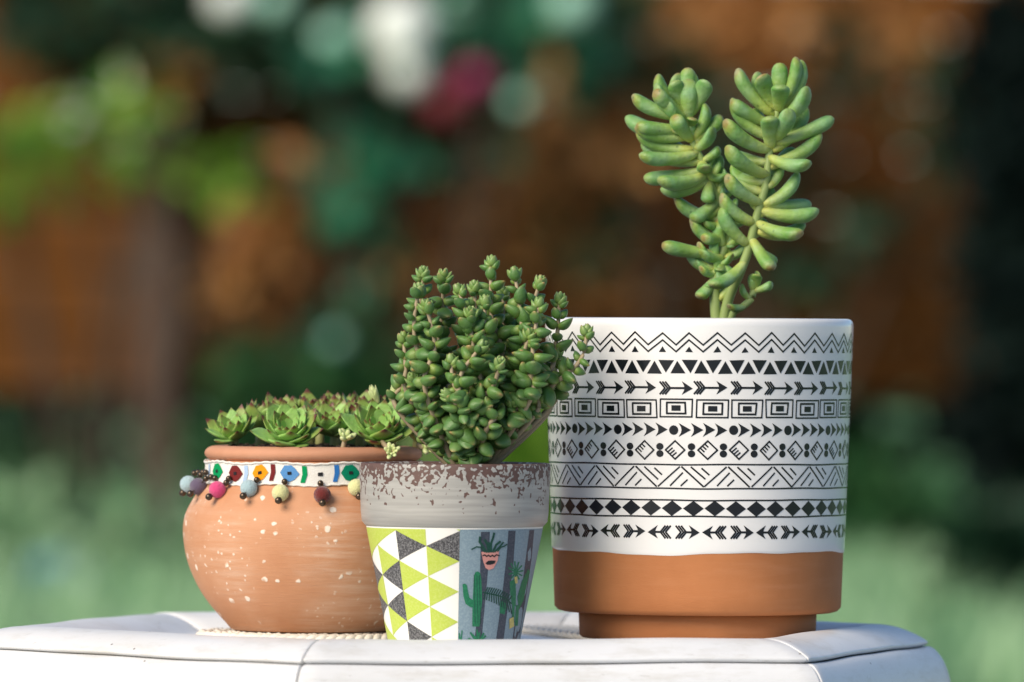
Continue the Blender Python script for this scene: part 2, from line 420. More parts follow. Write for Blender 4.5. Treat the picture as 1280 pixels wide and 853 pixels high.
# ------------------------------------------------------------------ table
ZCREST = 0.42
HC = Vector((-0.030, 0.0, 0)); HR = 0.236; HROT = R(13.7)
table = empty('garden_table', (HC.x, HC.y, 0.0), 'white painted hexagonal garden table with raised rounded border rails', 'table')
def hexcorner(k, apo_off):
    rr = HR + apo_off/math.cos(R(30)); a = HROT + R(180+60*k)
    return Vector((rr*math.cos(a), rr*math.sin(a), 0))
rail_prof = smooth_prof([(-0.036, -0.0105), (-0.030, -0.0085), (-0.020, -0.0035), (-0.010, -0.0006), (-0.002, 0.0), (0.008, -0.0018), (0.017, -0.0058), (0.0222, -0.0092)], 3)
rail_prof += [(0.0215, -0.0108), (0.012, -0.013), (-0.036, -0.013)]
fas_prof = smooth_prof([(0.0205, -0.0118), (0.0250, -0.0128), (0.0300, -0.0200), (0.0335, -0.033), (0.0335, -0.050), (0.0300, -0.067), (0.022, -0.080), (0.010, -0.086)], 3)
fas_prof += [(0.004, -0.082), (0.004, -0.016)]
def hex_segment(prof, k, gap, wob):
    bm = bmesh.new(); rings = []; ns = 24
    for s in range(ns+1):
        t = s/ns; ring = []
        for (o_, z) in prof:
            A = hexcorner(k, o_); B = hexcorner(k+1, o_); L = (B-A).length; e = gap/L
            p = A.lerp(B, e+(1-2*e)*t); p.z = ZCREST+z
            dn = (hexcorner(k, 0.05)+hexcorner(k+1, 0.05)).normalized()
            w_ = math.sin(t*7.3+k*2.1)*0.6+math.sin(t*17+k)*0.3
            ring.append(bm.verts.new(p+Vector((0, 0, w_*wob))+dn*w_*wob*0.6))
        rings.append(ring)
    n = len(prof)
    for A, B in zip(rings[:-1], rings[1:]):
        for i in range(n): bm.faces.new((A[i], A[(i+1) % n], B[(i+1) % n], B[i]))
    bm.faces.new(rings[0][::-1]); bm.faces.new(rings[-1])
    bmesh.ops.recalc_face_normals(bm, faces=bm.faces)
    return bm
for k in range(6):
    o = obj('border_rail', hex_segment(rail_prof, k, 0.0005, 0.0005), MAT['paint'], table)
    o2 = obj('fascia_panel', hex_segment(fas_prof, k, 0.0007, 0.0006), MAT['paint'], table)
    for q in (o, o2):
        md = q.modifiers.new('bevel', 'BEVEL'); md.width = 0.0008; md.segments = 2; md.limit_method = 'ANGLE'; md.angle_limit = R(50)
bm = bmesh.new()
for z_, up in ((-0.0115, 1), (-0.026, 0)): pass
def hex_prism(bm, off, z0, z1):
    a = [bm.verts.new(hexcorner(k, off)+Vector((0, 0, z0))) for k in range(6)]
    b = [bm.verts.new(hexcorner(k, off)+Vector((0, 0, z1))) for k in range(6)]
    bm.faces.new(b); bm.faces.new(a[::-1])
    for k in range(6): bm.faces.new((a[k], a[(k+1) % 6], b[(k+1) % 6], b[k]))
hex_prism(bm, -0.018, ZCREST-0.024, ZCREST-0.0098)
obj('top_panel', bm, MAT['paint'], table, smooth=False)
bm = bmesh.new(); hex_prism(bm, 0.006, ZCREST-0.075, ZCREST-0.020)
for f in list(bm.faces):
    if abs(f.normal.z) > 0.5 or len(f.verts) == 6: pass
obj('apron', bm, MAT['paint'], table, smooth=False)
for k in range(6):
    bm = bmesh.new(); c = hexcorner(k, -0.03); c2 = hexcorner(k, 0.005)
    add_tube(bm, [(c2.x, c2.y, 0.0055), (c.x*0.97, c.y*0.97, 0.2), (c.x, c.y, ZCREST-0.06)], [0.013, 0.014, 0.017], 12)
    obj('leg', bm, MAT['paint'], table)
ZTOP = ZCREST-0.0098          # table surface

# ------------------------------------------------------------------ cord mats
def cord_mat(center, rad, label, hmat=0.0046):
    root = empty('woven_mat', (center[0], center[1], ZTOP), label, 'mat')
    r_ = rad; rc = hmat/2
    ring = 0
    while r_ > 0.012:
        bm = bmesh.new(); n = max(24, int(2*PI*r_/0.0028)); tw = int(2*PI*r_/0.010)
        for strand in range(2):
            pts = []
            for i in range(n):
                a = 2*PI*i/n; ph = tw*a+strand*PI
                rr = r_+math.cos(ph)*rc*0.55; z = rc+math.sin(ph)*rc*0.40
                pts.append(Vector((rr*math.cos(a), rr*math.sin(a), z)))
            m = 6; rings = []
            for i in range(n):
                t = (pts[(i+1) % n]-pts[i-1]).normalized(); s = t.cross(Vector((0, 0, 1))).normalized(); u = s.cross(t)
                rings.append([bm.verts.new(pts[i]+(s*math.cos(2*PI*q/m)+u*math.sin(2*PI*q/m))*rc*0.62) for q in range(m)])
            for i in range(n):
                A, B = rings[i], rings[(i+1) % n]
                for q in range(m): bm.faces.new((A[q], A[(q+1) % m], B[(q+1) % m], B[q]))
        obj('cord_ring', bm, MAT['matcord'], root); ring += 1
        r_ -= rc*2.3
    return root

# ------------------------------------------------------------------ big patterned pot
YB = -0.008; KB = F/(D+YB)
cb = W(873, 600, YB)
ZMAT = ZTOP+0.0046
pb = empty('patterned_flowerpot', (cb.x, YB, ZMAT-0.0002), 'large white glazed pot with black geometric bands and bare terracotta base', 'flowerpot')
def inside_hex(p):
    return all(p.x*math.cos(HROT+R(30+60*q))+p.y*math.sin(HROT+R(30+60*q)) < HR*math.cos(R(30))-0.040 for q in range(6))
def runner_mat():
    a = Vector((0.004, 0.170, ZTOP)); b = Vector((0.0805, -0.085, ZTOP)); dirv = (b-a); L = dirv.length; dirv.normalize(); side = Vector((-dirv.y, dirv.x, 0))
    if side.x < 0: side = -side
    root = empty('woven_runner', a, 'white twisted cord runner mat with an open twisted edge under the large patterned pot', 'mat')
    rc = 0.0023; k = 0; o_ = 0.0
    while o_ < 0.125:
        bm = bmesh.new(); n = int(L/0.0022)
        for strand in range(2):
            pts = []
            for i in range(n+1):
                t = i/n; ph = t*L/0.0105*PI+strand*PI+k*0.7
                pts.append(dirv*L*t+side*(o_+math.cos(ph)*rc*(1.1 if k == 0 else .55))+Vector((0, 0, rc+math.sin(ph)*rc*0.4)))
            pts = [p for p in pts if inside_hex(a+p-HC)]
            if len(pts) > 4: add_tube(bm, pts, rc*0.62, 6)
        obj('cord', bm, MAT['matcord'], root); o_ += rc*2.4; k += 1
runner_mat()
# heights in local metres from pixels, axis column of the pot
def zb(py): return (W(873, py, YB).z-(ZMAT-0.0002))
def rb(py):  # outer glaze radius at pixel row
    return (193.0-(py-400)/(760-400)*12.5)/KB
th = 0.0006
foot_top = zb(764); zbot = 0.0
bm = lathe([(0.0, 0.004), (0.054, 0.004), (0.058, 0.0), (0.0608, 0.0), (0.0622, 0.0012), (0.0628, foot_top+0.0025), (0.0, foot_top+0.0025)], 128)
obj('foot', bm, MAT['clay'], pb)
zr = zb(398)
body = [(0.0, foot_top+0.003), (0.060, foot_top+0.003), (0.060, foot_top+0.0004), (rb(763)-0.0045-th, foot_top-0.0002), (rb(763)-0.0018-th, foot_top+0.0006), (rb(761)-th, foot_top+0.0026)]
for py in (740, 710, 680, 640, 600, 560, 520, 480, 440): body.append((rb(py)-th, zb(py)))
body += [(rb(410)-th, zr-0.004), (rb(400)-0.0012, zr-0.0018), (rb(400)-0.003, zr-0.001), (rb(400)-0.0048, zr-0.002), (rb(400)-0.0055, zr-0.006),
         (rb(500)-0.0056, zb(500)), (rb(740)-0.006, zb(740)), (0.0, zb(742))]
obj('clay_body', lathe(body, 160), MAT['clay'], pb)
gl = []
for py in (688, 686.8, 684, 676, 660, 620, 580, 540, 500, 460, 430): gl.append((rb(py)-(th*0.8 if py == 688 else th*0.25 if py == 686.8 else 0), zb(py)))
gl += [(rb(408), zr-0.0042), (rb(400)-0.0003, zr-0.0021), (rb(400)-0.0012, zr-0.0007), (rb(400)-0.0027, zr), (rb(400)-0.0042, zr-0.0007), (rb(400)-0.0052, zr-0.0022), (rb(400)-0.0053, zr-0.02)]
def glfn(k, r, z, a):
    if k <= 3:
        w = (math.sin(a*3+1.0)*1.6+math.sin(a*7+2)*0.9+math.sin(a*17)*0.35)/KB
        return r, z-w*(1-k/4)
    return r, z
glaze = obj('white_glaze', lathe(gl, 240, glfn), MAT['white_glaze'], pb)

class Decal:
    """flat print laid on a surface of revolution. u = arc pixels (at the reference radius), v = pixel row"""
    def __init__(self, mapf): self.v = []; self.f = []; self.map = mapf
    def poly(self, pts, split=True):
        bm = bmesh.new(); vs = [bm.verts.new((p[0], -p[1], 0)) for p in pts]
        try: bm.faces.new(vs)
        except Exception: bm.free(); return
        bmesh.ops.triangulate(bm, faces=bm.faces[:])
        if split:
            us = [p[0] for p in pts]
            step = 7.0; x = math.floor(min(us)/step)*step+step
            while x < max(us)-0.3:
                bmesh.ops.bisect_plane(bm, geom=bm.verts[:]+bm.edges[:]+bm.faces[:], plane_co=(x, 0, 0), plane_no=(1, 0, 0)); x += step
        bmesh.ops.recalc_face_normals(bm, faces=bm.faces[:])
        base = len(self.v); idx = {}
        for v in bm.verts: idx[v] = base+len(idx); self.v.append(self.map(v.co.x, -v.co.y))
        for f in bm.faces:
            t = [idx[v] for v in f.verts]
            if f.normal.z < 0: t = t[::-1]
            self.f.append(t)
        bm.free()
    def stroke(self, pts, w):
        for (a, b) in zip(pts[:-1], pts[1:]):
            d = Vector((b[0]-a[0], b[1]-a[1])); L = d.length
            if L < 1e-6: continue
            d /= L; n = Vector((-d.y, d.x))*w/2; e = d*w*0.32
            a2 = Vector(a)-e; b2 = Vector(b)+e
            self.poly([a2+n, b2+n, b2-n, a2-n])
    def disc(self, u, v, ru, rv, n=16):
        self.poly([(u+ru*math.cos(2*PI*k/n), v+rv*math.sin(2*PI*k/n)) for k in range(n)])
    def build(self, name, mat, parent):
        return obj(name, pydata(name, self.v, self.f), mat, parent)

RP = 193.0
def mapB(u, v):
    a = u/RP-PI/2; r = rb(v)+0.00016
    return (r*math.cos(a), r*math.sin(a), zb(v))
jr = random.Random(3)
def J(s=0.5): return jr.uniform(-s, s)
def ring_band(n, off_deg):
    P = 2*PI*RP/n
    return P, [off_deg/180*PI*RP+k*P for k in range(n)]
# zigzag
d = Decal(mapB); P, us = ring_band(35, 5.5); N = len(us)
tops = [(u+J(1.2), J(0.7)) for u in us]
for k in range(N):
    u0 = us[k]+tops[k][0]-us[k]; u1 = (us[k]+P if k == N-1 else tops[k+1][0]); um = (u0+u1)/2+J(0.8); hv = J(0.6)
    if k == N-1: u1 = tops[0][0]+P*N; um = (u0+u1)/2
    for (t_, b_) in ((416.3, 431.5), (424.8, 439.8)):
        d.stroke([(u0, t_+tops[k][1]), (um, b_+hv), (u1, t_+tops[(k+1) % N][1])], 2.0)
    d.poly([(u0-4.8+J(), 440.3+J(0.4)), (u0+J(0.6), 433.2+J()), (u0+4.8+J(), 440.3+J(0.4))])
d.build('zigzag_band', MAT['black_print'], glaze)
# triangles
d = Decal(mapB); P, us = ring_band(41, 4.0)
for u in us:
    d.poly([(u-9.6+J(), 450.0+J(0.6)), (u+9.6+J(), 449.8+J(0.6)), (u+J(1), 465.8+J(0.6))])
    q = u+P/2
    d.poly([(q-9.6+J(), 466.8+J(0.5)), (q+J(1), 450.8+J(0.6)), (q+9.6+J(), 466.6+J(0.5))])
d.build('triangle_band', MAT['black_print'], glaze)
def arrow(d, u, v, s, L=44.0, tail=True, w=2.6):
    """arrow with tip at u, pointing along s = +1 / -1"""
    d.poly([(u, v+J(0.5)), (u-s*14, v-8.4+J(0.4)), (u-s*11, v-3), (u-s*10.6, v), (u-s*11, v+3), (u-s*14, v+8.4+J(0.4))])
    d.stroke([(u-s*10, v), (u-s*(L-12), v)], w)
    for e in (0, 3.5, 7.0):
        b0 = u-s*(L-13.5+e)
        for q in (-1, 1): d.stroke([(b0, v+q*0.3), (b0-s*6.0, v+q*7.4)], 2.3)
d = Decal(mapB); P, us = ring_band(27, 9.5)
for u in us: arrow(d, u+J(1), 483.8+J(0.6), 1, P-3.0)
d.build('arrow_band', MAT['black_print'], glaze)
# nested rectangles
d = Decal(mapB); P, us = ring_band(27, 3.6)
for u in us:
    u += J(0.8); dv = J(0.7)
    for (hw, hh, w) in ((P/2-2.3, 10.8, 1.9), (11.8, 6.7, 2.4)):
        c = [(u-hw+J(0.8), 509.6-hh+dv), (u+hw+J(0.8), 509.6-hh+dv), (u+hw+J(0.8), 509.6+hh+dv), (u-hw+J(0.8), 509.6+hh+dv)]
        d.stroke(c+[c[0]], w)
    d.poly([(u-5.8, 506.2+dv), (u+5.8, 506.2+dv), (u+5.8, 513+dv), (u-5.8, 513+dv)])
d.build('rectangle_band', MAT['black_print'], glaze)
# arrowheads and dots
d = Decal(mapB); P, us = ring_band(16, 11.8)
for u in us:
    d.disc(u, 535.8+J(0.4), 5.9, 5.9)
    for k in range(4):
        q = u+7.6+k*15.4+J(0.6); v = 535.6+J(0.5)
        d.poly([(q+14.2, v), (q-1.6, v-8.6), (q+1.6, v-3.5), (q+2.2, v), (q+1.6, v+3.5), (q-1.6, v+8.6)])
d.build('arrowhead_band', MAT['black_print'], glaze)
# diamonds and double dots
d = Decal(mapB); P, us = ring_band(30, 8.0)
for k, u in enumerate(us):
    for q in (-4.4, 4.4): d.disc(u, 560.6+q, 4.8, 4.3)
    c = u+P/2+J(0.6); v = 560.6+J(0.5); h = 12.3; wv = 11.2
    D4 = [(c-h, v), (c, v-wv), (c+h, v), (c, v+wv)]
    d.stroke(D4+[D4[0]], 2.1)
    for e in range(1, 4):
        t_ = e/4.4
        if k % 2: # strokes hanging from the upper left edge
            a = (c-h*(1-t_), v-wv*t_); d.stroke([a, (a[0]+5.4-e*0.4, a[1]+5.0-e*0.4)], 1.9)
        else:     # strokes rising from the lower left edge
            a = (c-h*(1-t_), v+wv*t_); d.stroke([a, (a[0]+6.2-e*0.3, a[1]-5.2+e*0.3)], 1.9)
d.build('diamond_dot_band', MAT['black_print'], glaze)
def hline(d, v, w, amp=0.5):
    n = 180; step = 2*PI*RP/n; ph = jr.uniform(0, 6)
    f = lambda k: v+amp*(math.sin(k*2*PI/n*5+ph)*0.6+math.sin(k*2*PI/n*13+ph)*0.4)
    for k in range(n):
        d.poly([(k*step, f(k)-w/2), ((k+1)*step, f(k+1)-w/2), ((k+1)*step, f(k+1)+w/2), (k*step, f(k)+w/2)], False)
d = Decal(mapB); hline(d, 578.2, 1.9); hline(d, 607.6, 1.9)
P, us = ring_band(20, 9.7)
for u in us:
    u += J(1)
    d.stroke([(u-1.5, 581.2), (u-29, 605)], 2.0); d.stroke([(u+1.5, 581.2), (u+29, 605.2)], 2.2)
    d.stroke([(u+2.5, 588.5), (u-13+J(1), 604)], 2.0); d.stroke([(u+8.5, 597), (u+0.5, 604.2)], 2.0)
    d.stroke([(u+13.5, 581.5), (u+31, 596+J())], 2.1); d.stroke([(u+27, 583), (u+36, 590.5)], 2.1)
d.build('chevron_band', MAT['black_print'], glaze)
d = Decal(mapB); hline(d, 622.0, 1.9); hline(d, 642.2, 1.9)
P, us = ring_band(44, 5.0)
for u in us:
    v = 632+J(0.5); d.poly([(u-P/2+0.4, v), (u+J(0.6), v-9.6), (u+P/2-0.4, v), (u+J(0.6), v+9.6)])
d.build('diamond_band', MAT['black_print'], glaze)
d = Decal(mapB); P, us = ring_band(17, 20.9)
for u in us:
    arrow(d, u+1.5, 661.2+J(0.5), -1, 31.0); arrow(d, u-1.5, 661.2+J(0.5), 1, 31.0)
d.build('paired_arrow_band', MAT['black_print'], glaze)

def soil_disc(parent, r, z, seed, amp=0.002):
    rr = random.Random(seed); bm = bmesh.new(); n = 40; rings = [[bm.verts.new((0, 0, z+amp*2))]]
    for k in range(1, 13):
        q = r*k/12; rings.append([bm.verts.new((q*math.cos(2*PI*i/n), q*math.sin(2*PI*i/n), z+amp*2*(1-(k/12)**2)+rr.uniform(-amp, amp)*(k < 12))) for i in range(n)])
    for A, B in zip(rings[:-1], rings[1:]):
        for i in range(n):
            j = (i+1) % n
            bm.faces.new((A[0], B[i], B[j]) if len(A) == 1 else (A[i], B[i], B[j], A[j]))
    # crumbs
    for q in range(140):
        a = rr.uniform(0, 2*PI); q_ = r*0.96*math.sqrt(rr.random()); s = rr.uniform(0.0006, 0.0022)
        M = Matrix.Translation((q_*math.cos(a), q_*math.sin(a), z+amp*1.5)) @ Matrix.Rotation(rr.uniform(0, 6), 4, 'X') @ Matrix.Diagonal((s, s*rr.uniform(0.6, 1.2), s*0.8, 1))
        bmesh.ops.create_icosphere(bm, subdivisions=1, radius=1, matrix=M)
    return obj('soil', bm, MAT['soil'], parent)
soil_disc(pb, rb(420)-0.0056, zr-0.009, 1)

# ------------------------------------------------------------------ leaf meshes (length 1 along +Z, broad in X, upper face -Y)
def leaf_mesh(name, wprof, tprof, bend, mat, nr=9, ns=10, flat_top=0.5, point=0.0, cup=0.0):
    bm = bmesh.new(); uvl = bm.loops.layers.uv.new('UVMap'); rings = []; tv = {}
    for i in range(nr+1):
        t = i/nr; t = 1-(1-t)**1.5*(1) if i > 0 else 0.0
        w, th_ = wprof(t), tprof(t)
        cy = -bend*(t*t); cz = t*(1-0.25*abs(bend)*t)
        if i == nr or w < 1e-4:
            v = bm.verts.new((0, cy, cz)); rings.append([v]); tv[v] = 1.0; continue
        ring = []
        for k in range(ns):
            a = 2*PI*k/ns; x = math.cos(a)*w; y = math.sin(a)*th_
            if y < 0: y *= flat_top
            y -= cup*(x/max(w, 1e-6))**2*w
            v = bm.verts.new((x, cy+y, cz)); ring.append(v); tv[v] = t
        rings.append(ring)
    v0 = bm.verts.new((0, 0, -0.02)); tv[v0] = 0.0
    n = ns
    for k in range(n): bm.faces.new((v0, rings[0][(k+1) % n], rings[0][k]))
    for A, B in zip(rings[:-1], rings[1:]):
        for k in range(n):
            j = (k+1) % n
            if len(B) == 1: bm.faces.new((A[k], A[j], B[0]))
            else: bm.faces.new((A[k], A[j], B[j], B[k]))
        if len(B) == 1: break
    bmesh.ops.recalc_face_normals(bm, faces=bm.faces[:])
    for f in bm.faces:
        for l in f.loops: l[uvl].uv = (0.5, tv[l.vert])
    me = bpy.data.meshes.new(name); bm.to_mesh(me); bm.free()
    me.polygons.foreach_set('use_smooth', [True]*len(me.polygons)); me.materials.append(mat)
    return me

def frame(base, direc, up, length, sx=1.0, sy=1.0):
    z = Vector(direc).normalized(); y = -(Vector(up)-z*Vector(up).dot(z))
    if y.length < 1e-4: y = Vector((0.3, 1, 0))-z*z.y
    y.normalize(); x = y.cross(z)
    M = Matrix((x*length*sx, y*length*sy, z*length)).transposed().to_4x4(); M.translation = base
    return M

# ------------------------------------------------------------------ finger-leaved succulent in the big pot
def finger_w(fat):
    def f(t):
        a = 0.075+0.075*min(1, t/0.7)**0.9
        if t > 0.8: a *= math.sqrt(max(0, 1-((t-0.8)/0.2)**2))
        if t < 0.1: a *= 0.75+2.5*t
        return a*fat
    return f
FING = [leaf_mesh('finger_leaf', finger_w(f_), finger_w(f_*0.86), b_, MAT['sedum'], 12, 12, 0.9) for f_, b_ in ((1.0, 0.24), (1.05, 0.34), (0.95, 0.08), (1.1, 0.28))]
def Z6(x, y, dy=0.0):        # coordinates read off the enlarged crop
    return W(770+x/2.438, 60+y/2.438, YB-0.004+dy)
sed = empty('finger_leaf_succulent', (Z6(322, 830).x, YB-0.004, pb.location.z+zr-0.008), 'tall two-stemmed succulent with plump finger-like green leaves in the patterned pot', 'succulent')
sed_inv = Matrix.Translation(-sed.location)
ZPX = 1/2.438/ (F/(D+YB))
srnd = random.Random(5)
def stem_part(root, pts, radii, mat, name='stem', n=9):
    bm = bmesh.new(); add_tube(bm, pts, radii, n)
    for v in bm.verts: v.co -= root.location
    return obj(name, bm, mat, root)
soil_z = pb.location.z+zr-0.0105
b0 = Z6(322, 820); b0.z = soil_z
right_stem = spline([b0, Z6(340, 775, -0.002), Z6(375, 690, -0.006), Z6(402, 620, -0.008), Z6(430, 510, -0.010), Z6(455, 420, -0.011), Z6(466, 330, -0.010), Z6(480, 240, -0.007), Z6(497, 170, -0.003)], 5)
left_stem = spline([b0+Vector((-0.002, 0.001, 0)), Z6(300, 740, 0.001), Z6(308, 660, 0.003), Z6(335, 590, 0.004), Z6(322, 500, 0.004), Z6(290, 415, 0.002), Z6(262, 345, 0), Z6(232, 280, -0.001), Z6(216, 210, 0)], 5)
stem_part(sed, right_stem, [0.0029*(1-0.45*i/len(right_stem)) for i in range(len(right_stem))], MAT['stem_green'])
stem_part(sed, left_stem, [0.0029*(1-0.45*i/len(left_stem)) for i in range(len(left_stem))], MAT['stem_green'])
off = spline([b0+Vector((0.003, -0.002, 0)), Z6(355, 812, -0.006), Z6(385, 790, -0.007), Z6(412, 765, -0.006), Z6(420, 735, -0.004)], 4)
stem_part(sed, off, [0.0019]*len(off), MAT['stem_green'])
# (base, tip, front) : front > 0 leans to the viewer
RL = [(462,205,342,108,.1),(472,185,425,72,.1),(500,190,500,45,-.2),(500,200,503,90,.5),(520,190,592,45,.1),(530,195,608,92,-.3),(455,228,352,186,.35),(515,240,600,178,.5),
      (505,285,530,240,1.6),(462,268,325,222,.0),(505,295,655,235,-.1),(462,312,320,282,.5),(468,335,565,398,.6),(495,358,635,330,-.2),(462,350,365,345,-.6),(466,392,328,362,.6),
      (452,472,325,440,.5),(462,485,570,450,-.3),(478,492,582,492,-.7),(470,505,595,552,-.1),(446,530,540,608,.6),(470,565,556,605,-.5),(414,588,468,688,.6),(418,535,305,505,.2),
      (398,600,296,535,.3),(392,655,306,778,.6),(440,610,470,665,-.5),(474,305,463,185,.45),(452,405,370,430,-.7),(440,440,350,425,-.8),(480,165,465,98,-.6),(470,175,405,128,-.5),
      (520,165,536,108,-.6),(495,315,600,240,-.7),(470,360,540,330,-1.0),(455,430,505,400,-1.0),(430,520,480,470,-1),(440,500,400,470,-1),(410,580,450,540,-1.0),(475,260,415,240,-.9)]
LL = [(205,215,48,195,0),(200,220,98,178,.3),(200,205,118,152,.6),(200,195,95,132,-.1),(212,195,168,92,.1),(205,190,155,128,-.6),(222,200,220,60,-.3),(222,215,222,118,.7),
      (230,200,237,88,-.6),(238,200,288,95,0),(215,245,72,255,.3),(212,262,36,270,-.5),(215,275,68,292,.1),(215,312,68,326,-.2),(222,290,176,228,.9),(228,330,150,325,-.8),
      (245,325,88,375,.4),(245,352,82,358,-.4),(255,375,100,412,0),(262,385,150,455,.6),(270,405,165,475,.1),(262,350,268,408,.9),(280,410,278,478,.3),(240,300,302,292,.7),
      (240,270,312,196,.1),(232,250,240,196,.5),(250,275,325,228,-.3),(225,280,222,235,.6),(300,430,306,338,-.6),(318,520,180,525,0),(305,460,245,532,.4),(308,490,262,548,.2),
      (318,530,276,562,.5),(325,590,224,588,.2),(312,625,150,618,.3),(345,640,270,662,.6),(310,670,245,680,.1),(300,668,208,672,-.2),(300,700,258,772,.3),(330,600,288,552,.5),
      (345,590,300,548,.1),(340,700,318,655,.5),(330,610,360,650,-.5),(320,540,350,600,-.4),(330,510,370,560,-.7),(300,440,345,470,-.6),(315,640,350,700,.3),(305,650,285,610,.6),
      (420,745,402,700,.5),(422,740,432,686,0),(420,745,474,730,.3),(408,765,370,748,.3),(395,782,352,812,.6),(425,735,448,705,-.4),(270,370,300,330,-.6),(240,310,190,345,-.9),(318,560,365,520,-.5),(300,690,330,640,.5),(330,600,385,585,.3),(350,650,395,640,-.3),(310,730,340,690,.6),(300,640,250,645,.5),(318,700,280,735,.5),(335,770,365,730,-.4),(285,400,330,365,-.3),(300,440,352,405,-.4),(262,345,318,318,.2),(275,380,322,420,.4),(318,500,372,492,-.5),(240,290,292,250,-.5),(222,240,180,262,.8),(205,200,150,215,.8),(310,470,340,440,.3),(300,660,352,668,.5),(322,580,270,592,.7),(308,690,262,700,.6)]
leaf_n = 0
for (bx, by, tx, ty, fr) in RL+LL:
    stem_pts = right_stem if (bx, by, tx, ty, fr) in RL else left_stem
    b = Z6(bx, by)
    if by > 730 and bx > 390: stem_pts = off
    near = min(stem_pts, key=lambda p: (p.x-b.x)**2+(p.z-b.z)**2)
    b.y = near.y
    # root the leaf in the stem
    b = b.lerp(near, 0.75)
    tip = Z6(tx, ty); L2 = math.hypot(tip.x-b.x, tip.z-b.z)
    tip.y = b.y-fr*max(L2, 0.008)
    v = tip-b; L = v.length
    up = Vector((0, 0, 1)) if abs(v.normalized().z) < 0.85 else Vector((0, -1, 0.2))
    fat = min(1.9, max(0.88, 0.0205/L*1.48))
    inst('leaf', FING[leaf_n % 4], sed, sed_inv @ frame(b, v, up, L*(1.0 if abs(v.normalized().z) > 0.7 else 1.10), fat, fat)); leaf_n += 1

# ------------------------------------------------------------------ grey printed pot
YG = -0.100; KG = F/(D+YG)
cg = W(568, 700, YG)
pg = empty('printed_flowerpot', (cg.x, YG, ZTOP-0.0002), 'small tapered pot with speckled grey rim, lime triangle print and painted cacti', 'flowerpot')
def zg(py): return W(568, py, YG).z-(ZTOP-0.0002)
def rg(py): return (110.5-(py-658)/(800-658)*28.0)/KG
zrim = zg(578.5)
prof = [(0, 0.003), (0.028, 0.003), (0.0295, 0.0), (rg(814)-0.001, 0.0), (rg(813), 0.0012)]
for py in (800, 770, 740, 710, 680, 660): prof.append((rg(py), zg(py)))
prof_in = [(0.0452, zrim-0.004), (0.0445, zg(640)), (0.030, 0.008), (0, 0.008)]
obj('body', lathe(prof+[(rg(656), zg(656)), (0.040, zg(652)), (0.038, zg(660)), (0.028, 0.009), (0, 0.009)], 128), MAT['p_white'], pg)
col = [(rg(660)-0.003, zg(655.5)), (rg(660)+0.0004, zg(657.5)), (0.0462, zg(656.5)), (0.0478, zg(652)), (0.0484, zg(640)), (0.0488, zg(615)), (0.0492, zg(590)), (0.0492, zrim-0.0012), (0.0488, zrim-0.0003), (0.0478, zrim),
       (0.0462, zrim-0.0004), (0.0452, zrim-0.002), (0.0445, zg(640)), (0.0415, zg(652))]
obj('rim_collar', lathe(col, 128, closed=True), MAT['speckle'], pg)
soil_disc(pg, 0.0449, zrim-0.0055, 2, 0.0012)
def mapG_ang(a, v, off=0.00015):
    r = rg(v)+off; return (r*math.cos(a-PI/2), r*math.sin(a-PI/2), zg(v))
# triangles: angle columns
cols16 = 16; dA = 2*PI/cols16; A0 = R(3.8)
tri = {'p_lime': Decal(None), 'p_char': Decal(None), 'p_white': Decal(None)}
def mapT(u, v): return mapG_ang(u/98.0, v)
for t_ in tri.values(): t_.map = mapT
def zy(y): return 540+y/3.046
H = 115.0/3.046; Y0 = zy(370)
pat = {(-1,'R'): ['p_white','p_char','p_lime','p_white'][0:0]}
# column index c: boundary c at angle A0 - c*dA ; vertices on odd boundaries are shifted by half a step
def V(c, k): # k-th lattice vertex on boundary c
    sh = 0.0 if c % 2 == 0 else 0.5
    return ((A0-c*dA)*98.0, Y0+(k+sh-(0.0))*H+ (0.0 if c % 2 else 0.0))
# boundary 0 = C (vertices 375, 490 ...), 1 = B (310+..425), 2 = A (370, 480), 3 = Z
color_left = {1: {0: 'p_char', 1: 0, 2: 0, 3: 'p_char'}}
YMIN, YMAX = 659.5, 812.5
def clip(pts):
    for (lim, sgn) in ((YMIN, 1), (YMAX, -1)):
        out = []
        for i in range(len(pts)):
            a, b = pts[i], pts[(i+1) % len(pts)]
            ia, ib = (a[1]-lim)*sgn >= 0, (b[1]-lim)*sgn >= 0
            if ia: out.append(a)
            if ia != ib:
                t = (lim-a[1])/(b[1]-a[1]); out.append((a[0]+(b[0]-a[0])*t, lim))
        pts = out
        if len(pts) < 3: return None
    return pts
def put(mat, pts):
    p = clip(pts)
    if p and mat: tri[mat].poly(p)
L_, G_, W_ = 'p_lime', 'p_char', None
# strips between boundary c (right) and c+1 (left). 'r': triangles with their vertical side on the right boundary, 'l': on the left one
strips = {0: dict(r=[G_, W_, W_, W_, G_], l=[W_, L_, L_, L_, L_]),       # C..B : r_k = C_k,C_k+1,B_k ; l_k = B_k-1,B_k,C_k
          1: dict(r=[W_, W_, W_, W_, W_], l=[L_, G_, L_, L_, G_, L_]),
          2: dict(r=[W_, G_, G_, W_, W_], l=[L_, L_, W_, L_, L_]),
          3: dict(r=[W_, L_, W_, L_, W_], l=[W_, L_, G_, G_, L_, L_])}
for c in range(0, 12):
    st = strips[c % 4]; odd = c % 2
    # right boundary c, left boundary c+1
    for k in range(-1, 6):
        a, b = V(c, k), V(c, k+1)
        m = V(c+1, k if not odd else k+1)
        put(st['r'][max(0, k) % len(st['r'])] if k >= 0 else L_, [a, b, m])
        a, b = V(c+1, k), V(c+1, k+1)
        m = V(c, k+1 if not odd else k)
        kk = k+1 if not odd else k+1
        put(st['l'][kk % len(st['l'])], [a, b, m])
for n_, t_ in tri.items():
    if t_.v:
        t_.build('lime_triangles' if n_ == 'p_lime' else 'charcoal_triangles', MAT[n_], pg)
